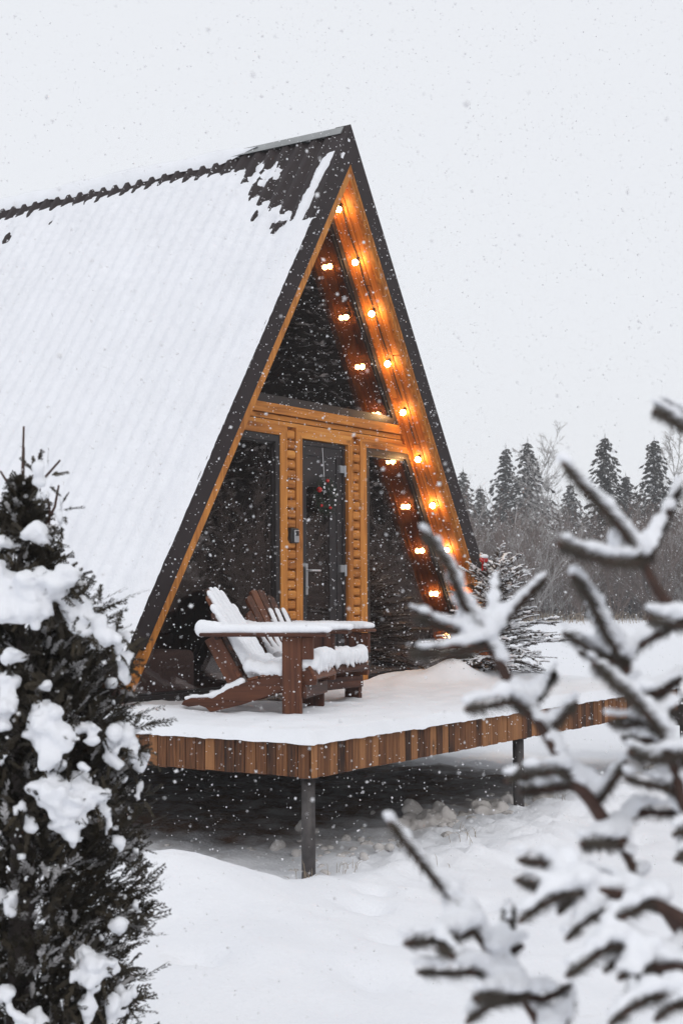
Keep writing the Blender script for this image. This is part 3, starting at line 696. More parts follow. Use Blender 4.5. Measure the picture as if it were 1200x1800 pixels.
# sofa dimly seen inside
sofa = empty('sofa', (-1.75, .75, 0)); tag(sofa, 'grey sofa dimly seen inside through the window behind the chairs', 'sofa')
def rbox(name, c, hsz, m, parent, bev=.05):
    bm = bmesh.new(); bmesh.ops.create_cube(bm, size=2)
    for v in bm.verts: v.co = Vector((v.co.x * hsz[0], v.co.y * hsz[1], v.co.z * hsz[2]))
    bmesh.ops.bevel(bm, geom=list(bm.edges), offset=bev, segments=4, affect='EDGES', profile=.5)
    me = bpy.data.meshes.new(name); bm.to_mesh(me); bm.free(); return link_me(name, me, m, parent, True, c)
rbox('seat', (0, 0, .20), (.55, .42, .20), CUSHION, sofa); rbox('backrest', (-.1, .42, .47), (.6, .10, .16), CUSHION, sofa, .06)
rbox('cushion', (-.30, .05, .50), (.24, .09, .17), plain('brown_cushion', (.2, .15, .14), .9), sofa, .08); rbox('cushion', (.12, .1, .48), (.2, .09, .15), CUSHION, sofa, .08)

# ------------------------------------------------------------------ deck
deck = empty('deck', (0, -1.05, 0)); tag(deck, 'raised wooden deck with short board fascia and thick snow on top', 'deck')
DO = Vector((0, 1.05, 0))
X0, X1, Y0, Y1 = -3.165, 2.285, -2.1, -.06
mb = MB(); mb.box(((X0 + X1) / 2 + .0, (Y0 + Y1) / 2, -.03), ((X1 - X0) / 2 - .022, (Y1 - Y0) / 2 - .022, .022)); mb.build('decking', UNDER, deck, loc=DO)
for yj in (-1.95, -1.1, -.25):
    mb = MB(); mb.box(((X0 + X1) / 2, yj, -.125), ((X1 - X0) / 2 - .05, .022, .07)); mb.build('joist', UNDER, deck, loc=DO)
x = X0 + .032; k = 0
def fb(c, W, axes):
    L = .196 + RNG.uniform(-.004, .003)
    me_w = round(W, 3)
    o = board('fascia_board', Vector(c) + DO + Vector((0, 0, -L / 2 + .001 + RNG.uniform(-.002, .002))), round(L, 3), me_w, .02, FASCIA, deck, axes, .0025)
while x < X1 - .02:
    W = float(RNG.choice([.068, .074, .078])); W = min(W, X1 - x)
    fb((x + W / 2, Y0 + RNG.uniform(-.003, .003), 0), W - .004, ((0, 0, 1), (1, 0, 0))); x += W
y = Y0 + .012
while y < Y1 + .05:
    W = float(RNG.choice([.066, .072, .076])); fb((X0 + RNG.uniform(-.003, .003), y + W / 2, 0), W - .004, ((0, 0, 1), (0, 1, 0))); y += W
fb((X0 + .012, Y0 - .008, -.002), .036, ((0, 0, 1), (1, 0, 0)))
for px, py in ((-3.10, -2.03), (-.555, -2.03), (-3.10, -.3)):
    mb = MB(); z0 = gz1(px, py) - .25; mb.tube([(px, py, z0), (px, py, -.197)], .039, 16); mb.tube([(px, py, -.205), (px, py, -.196)], .06, 12); mb.build('post', POST, deck, True, loc=DO)
# snow on the deck
ax = np.arange(X0 - .028, X1 + .03, .032); ay = np.concatenate([np.arange(Y0 - .036, -.056, .032), [-.052]])
AX, AY = np.meshgrid(ax, ay, indexing='ij'); P = np.column_stack([AX.ravel(), AY.ravel()])
t = .060 + .012 * vnoise(P, 1.6, 3, 6.6) + .012 * vnoise(P, 6.0, 3, 2.6)
xx, yy = AX.ravel(), AY.ravel()
t += .035 * gauss(xx, yy, -2.5, -.05, .9, .16) + .07 * sstep(-.35, .0, yy) * sstep(.2, .9, xx) + .05 * gauss(xx, yy, -2.75, -.5, .3, .3)
t += .135 * gauss(xx, yy, 1.12, -.60, .20, .20) + .08 * gauss(xx, yy, 1.35, -.45, .45, .25) + .06 * gauss(xx, yy, 1.75, -.8, .4, .35) + .05 * gauss(xx, yy, .85, -.35, .3, .2)
t += .02 * gauss(xx, yy, -1.95, -1.25, .12, .1) + .02 * gauss(xx, yy, -2.3, -.5, .2, .15)
t -= .045 * gauss(xx, yy, -1.93, -.86, .22, .22) + .04 * gauss(xx, yy, -1.1, -.7, .2, .25)
for a in range(26):
    cx, cy = RNG.uniform(-1.5, 2.1), RNG.uniform(-1.9, -.9); t -= .012 * gauss(xx, yy, cx, cy, RNG.uniform(.05, .12), RNG.uniform(.04, .08))
de = np.minimum(np.minimum(xx - ax[0], ax[-1] - xx), yy - ay[0]); k = np.clip(de / .055, 0, 1); t = np.maximum(t, .012) * np.sqrt(np.clip(1 - (1 - k) ** 2, 0, 1)) + .0015
edge_w = vnoise(P, 6.0, 3, 1.9) * .013
V = np.column_stack([xx + edge_w * (k < .2), yy + edge_w * (k < .2), np.where(de < .001, -.008 - np.abs(edge_w), t)])
I = np.arange(len(V)).reshape(AX.shape); F = np.stack([I[:-1, :-1], I[1:, :-1], I[1:, 1:], I[:-1, 1:]], -1).reshape(-1, 4)
o = link_mesh('deck_snow', V, F, SNOW, deck, True, DO); tag(o, kind='stuff')
def deck_z(x, y): return float(np.interp(0, [0], [0])) + .05
# snow clods under the deck edge
rng = np.random.default_rng(12); bl = []
for i in range(170):
    a = rng.uniform(-3.0, 1.9); b = -2.1 + abs(rng.normal()) * .5; r = min(.012 + rng.exponential(.018), .07) * (1.3 if a > -.9 else .8)
    if b > -.7: continue
    for k in range(3): o_ = rng.normal(size=3) * r * .55; bl.append((a + o_[0], b + o_[1], gz1(a, b) - r * .15 + o_[2] * .4, r * rng.uniform(.5, 1.0), r * rng.uniform(.5, 1.0), r * rng.uniform(.4, .7)))
for (a, b, r) in ((-.95, -1.55, .15), (-1.12, -1.75, .12), (-.72, -1.8, .13), (-1.35, -1.6, .08), (-.4, -1.85, .09)):
    for k in range(7): o_ = rng.normal(size=3) * r * .5; bl.append((a + o_[0], b + o_[1], gz1(a, b) + r * .1 + o_[2] * .5, r * rng.uniform(.35, .7), r * rng.uniform(.35, .7), r * rng.uniform(.3, .6)))
o = blob_snow('snow_clods', bl, snow_mat('shade_toned_snow', .6, 50, (.62, .59, .57), .015), None, .013, .030, 13.0, 1); tag(o, kind='stuff')  # grey-brown of the under-deck shade put into the clods' snow colour
# dark step box at the far end of the deck
st = empty('deck_step', (2.75, -1.75, -.2)); tag(st, 'dark wooden step box at the far end of the deck', 'step')
board('side_board', (-.36, 0, -.02), .80, .24, .03, UNDER, st, ((0, 1, 0), (0, 0, 1))); board('side_board', (.36, 0, -.02), .80, .24, .03, UNDER, st, ((0, 1, 0), (0, 0, 1)))
board('front_board', (0, -.41, -.02), .75, .24, .03, UNDER, st, ((1, 0, 0), (0, 0, 1))); board('tread', (0, 0, .12), .80, .88, .03, UNDER, st)
for a, b in ((-.3, -.35), (.3, -.35)): board('leg', (a, b, -.36), .45, .06, .06, UNDER, st, ((0, 0, 1), (1, 0, 0)))
blob_snow('snow', [(a, b, .15, .16, .16, .07) for a in (-.3, -.1, .1, .3) for b in (-.34, -.17, 0, .17, .34)], SNOW, st, .02, .008, 5)

# ------------------------------------------------------------------ chairs
RAILP = [(312,1250),(316,1243),(330,1238),(348,1238),(366,1236),(384,1229),(402,1219),(435,1207),(480,1197),(520,1185),(540,1176),(550,1188),(557,1205),(555,1213),(535,1213),(480,1229),(420,1250),(365,1263),(357,1255),(345,1251),(325,1254)]
RAIL = [((a - 515) * .00365, .816 - (b - 1043.5) * .00358) for a, b in RAILP]   # side rail outline in metres: x along the seat, z up
def rail_top(x): 
    T = sorted([p for p in RAIL[1:11]]); return float(np.interp(x, [p[0] for p in T], [p[1] for p in T]))
BB, BT = Vector((-.30, 0, .215)), Vector((-.625, 0, .80))           # foot and top of the reclined back
BD = (BT - BB).normalized(); BN = Vector((BD.z, 0, -BD.x))            # along the back, and its front normal
def adirondack(label, loc, heading, snowy, af=.24):
    root = empty('garden_chair', loc, heading); tag(root, label, 'chair', 'two wooden armchairs on the snowy deck')
    cw = CHAIR
    for s in (-1, 1):
        board('leg', (0, s * .315, .257), .512, .125, .042, cw, root, ((0, 0, 1), (1, 0, 0)), .005)
        mb = MB(); mb.prism_xz(RAIL, s * .275 - .016, s * .275 + .016); mb.build('side_rail', cw, root)
        board('arm', ((af - .59) / 2, s * .335, .527), af + .59, .135, .024, cw, root, None, .008)
        board('arm_bracket', (.10, s * .315, .44), .14, .075, .03, cw, root, ((0, 0, 1), (1, 0, 0)), .004)
    xs = [-.27, -.185, -.10, -.015, .065]
    for i, x in enumerate(xs):
        z = rail_top(x) + .010; t = (rail_top(x + .04) - rail_top(x - .04)) / .08
        board('seat_slat', (x, 0, z), .58, .076, .02, cw, root, ((0, 1, 0), (-1, 0, -t)), .005)
    board('seat_slat', (.125, 0, .285), .60, .095, .022, cw, root, ((0, 1, 0), (-.45, 0, .9)), .005)
    board('front_rail', (.075, 0, .165), .62, .085, .026, cw, root, ((0, 1, 0), (0, 0, 1)), .004)
    board('back_rail', tuple(BB + BD * .10 - BN * .03), .56, .07, .026, cw, root, ((0, 1, 0), tuple(BD)), .004)
    board('back_rail', tuple(BB + BD * .37 - BN * .032), .64, .06, .026, cw, root, ((0, 1, 0), tuple(BD)), .004)
    for s in (-1, 1): board('back_post', tuple(BB + BD * .17 - BN * .075 + Vector((0, s * .245, 0))), .42, .105, .03, cw, root, (tuple(BD), tuple(BN)), .004)
    slats = []
    for i in range(6):
        k = i - 2.5; y0, y1 = k * .074, k * .094; Lb = .70 - .016 * k * k - (.03 if abs(k) > 2 else 0); wb, wt = .032, .041
        # a tapered slat with rounded top, as a prism lying in the plane of the back
        pts = [(y0 - wb, 0), (y0 + wb, 0)]
        tp = []
        for a in range(7):
            f = a / 6; yy = y1 + wt - 2 * wt * f
            arc = Lb - .5 * ((yy / .25) ** 2) * .13 - .012 * (2 * f - 1) ** 2
            tp.append((yy, arc))
        pts += tp; V = []; n = len(pts)
        for th in (-.011, .011):
            for (y, l) in pts: q = BB + BD * l + BN * th; V.append((q.x, y, q.z))
        F = [tuple(range(n))[::-1], tuple(range(n, 2 * n))] + [(j, (j + 1) % n, n + (j + 1) % n, n + j) for j in range(n)]
        mb = MB(); mb.add(V, F); mb.build('back_slat', cw, root); slats.append((y0, y1, Lb))
    # snow on arms, seat and back
    rg = np.random.default_rng(int(abs(heading) * 100)); B = []
    for s in (-1, 1):
        for x in np.arange(-.585, af - .015, .035):
            e = 1 - .35 * max(0, (x - af + .11) / .1) ; hgt = .036 + .010 * (x < -.4) * (-x - .4) * 12 * (s < 0)
            B.append((x, s * .335 - .022, .548 + hgt * .35, .045, .045, hgt * e)); B.append((x, s * .335 + .022, .548 + hgt * .35, .045, .045, hgt * e))
    arms = blob_snow('arm_snow', B, SNOW_SOFT, root, .009, .004, 9, 3)
    B = []
    for y in np.arange(-.265, .266, .045):
        for x in np.arange(-.29, .12, .04):
            z = rail_top(x) + .03 + .055 * math.exp(-((x + .33) / .11) ** 2) + .022 * rg.uniform(-.5, 1); B.append((x, y, z, .05, .04, .045 + .008 * rg.random()))
        B.append((.125, y, .355 - .02 * (x > 0) * 0, .045, .04, .055 + .012 * rg.random()))
        if abs(y) < .23: B.append((-.30, y, .33, .05, .04, .06))
        for k in range(2):
            if rg.random() < .6: B.append((.150 + rg.uniform(-.01, .010), y + rg.uniform(-.02, .02), .345 - rg.uniform(0, .035) - (.02 if y < .05 else 0), .012, rg.uniform(.006, .012), rg.uniform(.02, .045)))
    for s in (-1, 1):   # drift along the top of the tail of each rail
        for x in np.arange(-.70, -.33, .03): B.append((x, s * .275, rail_top(x) + .008, .03, .022, .018 + .02 * max(0, (x + .55) * 3)))
    blob_snow('seat_snow', B, SNOW_SOFT, root, .009, .010, 14, 2)
    B = []; top = .68 if snowy > .9 else .46
    Rb = [[BN.x, 0, BD.x], [0, 1, 0], [BN.z, 0, BD.z]]
    for (y0, y1, Lb) in slats:
        lim = min(top, Lb) + (0 if snowy > .9 else rg.uniform(-.07, .10)); l = .04
        while l < lim - .01:
            y = y0 + (y1 - y0) * l / .7; th = (.055 - .040 * (l / .7)) if snowy > .9 else max(.011, .055 - .075 * (l / .45))
            full = (.044 if l < .25 else .036) if snowy > .9 else (.045 if l < .2 else .031)
            q = BB + BD * l + BN * (.010 + th * .45); B.append((q.x, y, q.z, th, full, .035, Rb)); l += .026
    blob_snow('back_snow', B, SNOW_SOFT, root, .0075, .004, 22, 2)
    return root
adirondack('dark stained garden chair nearest the deck corner, its backrest wholly under snow', (-1.952, -1.192, .03), -1.19, 1.0)
adirondack('dark stained garden chair nearer the door, bare brown slat tops above the snow', (-1.194, -.886, .02), -1.52, .5, .15)

# ------------------------------------------------------------------ light string
ls = empty('string_lights', (1.05, -.125, 2.3)); tag(ls, 'string of lit warm globe bulbs hung under the eave', 'string lights'); LO = Vector((1.05, -.125, 2.3))
pts = []
for i in range(10):
    b = Vector((.074 + .2477 * i, -.125, 3.970 - .3953 * i)); up_ = b + NR * .060 + DR * -.02
    mb = MB(); V = ICO2[0] * .0255 + np.array(b - LO); mb.add(V, ICO2[1]); o = mb.build('bulb', BULB, ls, True)
    mb = MB(); mb.tube([b - LO + NR * .022 - DR * .005, b - LO + NR * .056 - DR * .018], [.016, .013], 8); mb.build('socket', CABLE, o, True)
    pts.append(b + NR * .060 - DR * .02 - LO)
cp = [Vector((-.12, -.125, 4.18)) - LO]
for i, p in enumerate(pts):
    cp.append(p)
    if i < 9: q = pts[i + 1]; cp += [p * .72 + q * .28 - NR * .012, p * .5 + q * .5 - NR * .018, p * .28 + q * .72 - NR * .012]
mb = MB(); mb.tube(cp, .0045, 6); mb.build('cable', CABLE, ls, True)
# ------------------------------------------------------------------ wreath and lock box
wr = empty('wreath', (.0, -.012, 1.60)); tag(wr, 'small dark evergreen wreath with red and silver baubles on the door', 'wreath')
rng = np.random.default_rng(3); Vn = []
for i in range(900):
    a = rng.uniform(0, 6.283); r = .115 + rng.normal() * .022; c = np.array((math.cos(a) * r, rng.uniform(-.035, .004), math.sin(a) * r))
    d = rng.normal(size=3); d[1] = -abs(d[1]) * .6; d /= np.linalg.norm(d); s = np.cross(d, rng.normal(size=3)); s /= np.linalg.norm(s); l = rng.uniform(.02, .045)
    Vn.append([c, c + d * l * .5 + s * .004, c + d * l, c + d * l * .5 - s * .004])
Vn = np.array(Vn).reshape(-1, 3); link_mesh('greenery', Vn, quads(len(Vn)), WREATH_G, wr)
for a, r, sz, m_ in ((2.7, .12, .024, RED), (1.9, .11, .013, SILVER), (2.1, .085, .012, SILVER), (.35, .10, .012, SILVER), (-.2, .12, .013, SILVER), (-.5, .13, .010, SILVER), (1.5, .13, .016, RED), (3.9, .11, .013, RED), (-1.1, .1, .014, RED), (.9, .12, .012, SILVER)):
    mb = MB(); mb.add(ICO2[0] * sz + np.array((math.cos(a) * r, -.035, math.sin(a) * r)), ICO2[1]); mb.build('bauble', m_, wr, True)
mb = MB(); mb.tube([(0, -.012, .12), (0, .008, .40)], .0025, 5); mb.build('ribbon', SILVER, wr)
lb = empty('lock_box', (-.462, -.02, 1.27)); tag(lb, 'small black and silver key lock box on the slatted column beside the door', 'lock box')
rbox('body', (0, -.012, 0), (.052, .03, .060), CABLE, lb, .010)
rbox('cover', (.012, -.045, -.004), (.030, .006, .048), STEEL, lb, .004)
rbox('dial', (.012, -.053, .018), (.020, .003, .020), CABLE, lb, .002)

# ------------------------------------------------------------------ needle shoots (shared by the near spruces)
def needles(pts, rng, r, ln, n_per_m, forward=.55):
    """needle quads (very thin) round a polyline; returns list of 4-point quads"""
    P = [np.array(p) for p in pts]; Q = []
    for a, b in zip(P[:-1], P[1:]):
        L = np.linalg.norm(b - a); t = (b - a) / (L + 1e-9); u = np.cross(t, (0, 0, 1.0)); u = u / (np.linalg.norm(u) + 1e-9); v = np.cross(t, u)
        n = max(2, int(L * n_per_m)); f = rng.random(n); an = rng.uniform(0, 6.283, n); le = ln * rng.uniform(.7, 1.15, n)
        rad = np.cos(an)[:, None] * u + np.sin(an)[:, None] * v
        d = rad * (1 - forward * .5) + t * forward; d /= np.linalg.norm(d, axis=1)[:, None]
        s = np.cross(d, t); s /= np.linalg.norm(s, axis=1)[:, None] + 1e-9
        c = a + f[:, None] * (b - a) + rad * r * .6; w_ = ln * .055
        Q.append(np.stack([c - s * w_, c + s * w_, c + d * le[:, None] + s * w_ * .3, c + d * le[:, None] - s * w_ * .3], 1))
    return np.concatenate(Q)
# ------------------------------------------------------------------ little snowy spruce on the deck
lt = empty('little_spruce', (1.70, -.68, .05)); tag(lt, 'little snowy spruce with red ornament standing on the deck by the cabin corner', 'tree')
rng = np.random.default_rng(21); mb = MB(); mb.tube([(0, 0, -.02), (.01, 0, .5), (0, 0, 1.06)], [.022, .014, .004], 7); mb.build('trunk', BARK, lt, True)
Q, B, st_ = [], [], MB()
z = .08
while z < .99:
    t = z / 1.08; L = .52 * (1 - t) ** .72 + .06; nb = 8 if z < .6 else 6; ph = rng.uniform(0, 6.3)
    for b in range(nb):
        a = ph + 6.283 * b / nb + rng.uniform(-.4, .4); Lb = L * rng.uniform(.6, 1.25); d = np.array((math.cos(a), math.sin(a), 0.0)); z_ = z + rng.uniform(-.03, .03); p = [np.array((0, 0, z_))]
        ri = rng.uniform(.15, .45) + .75 * t; dr_ = rng.uniform(.25, .55) * (1.1 - t)
        for i in range(1, 5): f = i / 4; p.append(d * Lb * f + np.array((0, 0, z_ + Lb * (ri * f - dr_ * f * f))))
        st_.tube([tuple(q) for q in p], [.006, .005, .004, .003, .002], 4); Q.append(needles(p, rng, .004, .015, 900))
        sn_ = rng.random() < .85
        def chain(u, v, s):
            n_ = max(2, int(np.linalg.norm(v - u) / .014))
            for k in range(n_):
                if rng.random() < .8: q_ = u + (v - u) * (k + .5) / n_; B.append((*(q_ + np.array((0, 0, .008))), .0125 * s, .0125 * s, .0085 * s))
        if sn_:
            for i in range(1, 4): chain(p[i], p[i + 1], rng.uniform(.7, 1.3))
        for i in (0, 1, 1, 2, 2, 3, 3):
            for s in (-1, 1):
                q = p[i] + (p[min(i + 1, 4)] - p[i]) * rng.random(); dd = d * .8 + np.array((-d[1], d[0], 0)) * s * rng.uniform(.6, 1.0); dd[2] = ri * .5 - dr_ * .6 + rng.uniform(-.15, .15); e = q + dd * Lb * rng.uniform(.14, .28); m2 = (q + e) / 2 + np.array((0, 0, .006))
                st_.tube([tuple(q), tuple(m2), tuple(e)], [.003, .0025, .0015], 3); Q.append(needles([q, m2, e], rng, .003, .014, 1100))
                if sn_ and rng.random() < .75: chain(m2, e, rng.uniform(.6, 1.1)); chain(q, m2, .8)
    z += .058
st_.build('branches', BARK, lt)
Q = np.concatenate(Q).reshape(-1, 3); link_mesh('needles', Q, quads(len(Q)), NEEDLE, lt)
for i in range(22):
    zz = rng.uniform(.05, .85); L = .50 * (1 - zz / 1.1) ** .75; a = rng.uniform(0, 6.28); r = L * rng.uniform(.45, .9); s = rng.uniform(.012, .03)
    B.append((math.cos(a) * r, math.sin(a) * r, zz, s * 1.5, s * 1.5, s))
blob_snow('snow', B, SNOW_SOFT, lt, .0055, .003, 60, 1)
orn = empty('red_ornament', (1.56, -.64, 1.09)); tag(orn, 'red ribbon ornament capped with snow near the top of the little spruce', 'ornament')
mb = MB()
for s in (-1, 1):
    V = ICO2[0] * np.array((.038, .018, .026)); V = V + np.array((s * .034, 0, .012)); mb.add(V, ICO2[1])
mb.add(ICO1[0] * .016, ICO1[1]); mb.build('bow', RED, orn, True)
for s in (-1, 1): mb = MB(); mb.prism_xz([(s * .004, 0), (s * .026, .0), (s * .040, -.085), (s * .018, -.075)], -.004, .004); mb.build('ribbon_tail', RED, orn)
blob_snow('snow', [(-.03, 0, .04, .035, .025, .018), (.03, 0, .042, .035, .025, .02), (0, 0, .045, .03, .025, .02)], SNOW, orn, .006, 0, 10, 2)

# ------------------------------------------------------------------ tall dark thuja close by
THUJA_SNOW = [
 (-7.14, -4.056, 1.108, 0.023, 0.04),
 (-7.108, -4.08, 1.024, 0.017, 0.04),
 (-7.184, -3.972, 0.869, 0.037, 0.032),
 (-7.167, -3.995, 0.825, 0.049, 0.043),
 (-7.138, -4.031, 0.779, 0.04, 0.032),
 (-7.104, -4.072, 0.854, 0.052, 0.029),
 (-7.107, -4.065, 0.803, 0.029, 0.032),
 (-7.054, -4.103, 0.796, 0.026, 0.029),
 (-7.026, -4.116, 0.766, 0.029, 0.044),
 (-6.994, -4.125, 0.722, 0.032, 0.038),
 (-6.958, -4.132, 0.684, 0.029, 0.035),
 (-6.924, -4.134, 0.639, 0.018, 0.042),
 (-6.92, -4.133, 0.594, 0.013, 0.024),
 (-7.051, -4.1, 0.719, 0.023, 0.02),
 (-7.148, -4.035, 0.962, 0.037, 0.017),
 (-7.188, -3.971, 0.941, 0.026, 0.02),
 (-7.165, -3.973, 0.574, 0.032, 0.037),
 (-7.17, -3.96, 0.538, 0.032, 0.032),
 (-7.106, -4.044, 0.505, 0.046, 0.037),
 (-7.102, -4.043, 0.451, 0.04, 0.049),
 (-7.127, -4.017, 0.466, 0.029, 0.026),
 (-7.094, -4.045, 0.386, 0.035, 0.04),
 (-7.081, -4.052, 0.32, 0.049, 0.038),
 (-7.04, -4.082, 0.325, 0.041, 0.035),
 (-7.057, -4.069, 0.276, 0.038, 0.032),
 (-7.019, -4.092, 0.287, 0.032, 0.035),
 (-7.048, -4.071, 0.225, 0.02, 0.043),
 (-6.975, -4.11, 0.291, 0.023, 0.026),
 (-6.957, -4.113, 0.245, 0.013, 0.029),
 (-7.112, -4.023, 0.329, 0.026, 0.023),
 (-7.013, -4.105, 0.475, 0.038, 0.016),
 (-6.929, -4.126, 0.447, 0.036, 0.033),
 (-6.946, -4.122, 0.405, 0.021, 0.029),
 (-6.841, -4.118, 0.372, 0.021, 0.024),
 (-6.872, -4.124, 0.398, 0.021, 0.015),
 (-6.834, -4.114, 0.289, 0.014, 0.027),
 (-7.145, -3.948, 0.042, 0.023, 0.029),
 (-6.995, -4.081, -0.12, 0.041, 0.029),
 (-6.957, -4.094, -0.141, 0.041, 0.029),
 (-7.02, -4.065, -0.146, 0.017, 0.026),
 (-6.991, -4.077, -0.215, 0.02, 0.049),
 (-6.871, -4.103, -0.224, 0.024, 0.051),
 (-6.918, -4.098, -0.253, 0.019, 0.035),
 (-7.102, -3.983, -0.258, 0.032, 0.023),
 (-7.138, -3.933, -0.205, 0.026, 0.017),
 (-7.041, -4.046, -0.222, 0.013, 0.017),
 (-7.14, -3.982, 0.279, 0.017, 0.02),
 (-7.126, -3.998, 0.243, 0.017, 0.023),
 (-7.167, -3.948, 0.409, 0.017, 0.026),
 (-6.908, -4.117, 0.173, 0.018, 0.018),
 (-6.834, -4.111, 0.144, 0.014, 0.015),
 (-6.909, -4.109, -0.033, 0.021, 0.027),
 (-6.842, -4.108, -0.008, 0.012, 0.021),
 (-7.16, -3.99, 0.667, 0.026, 0.017),
 (-7.108, -4.048, 0.587, 0.02, 0.013),
]
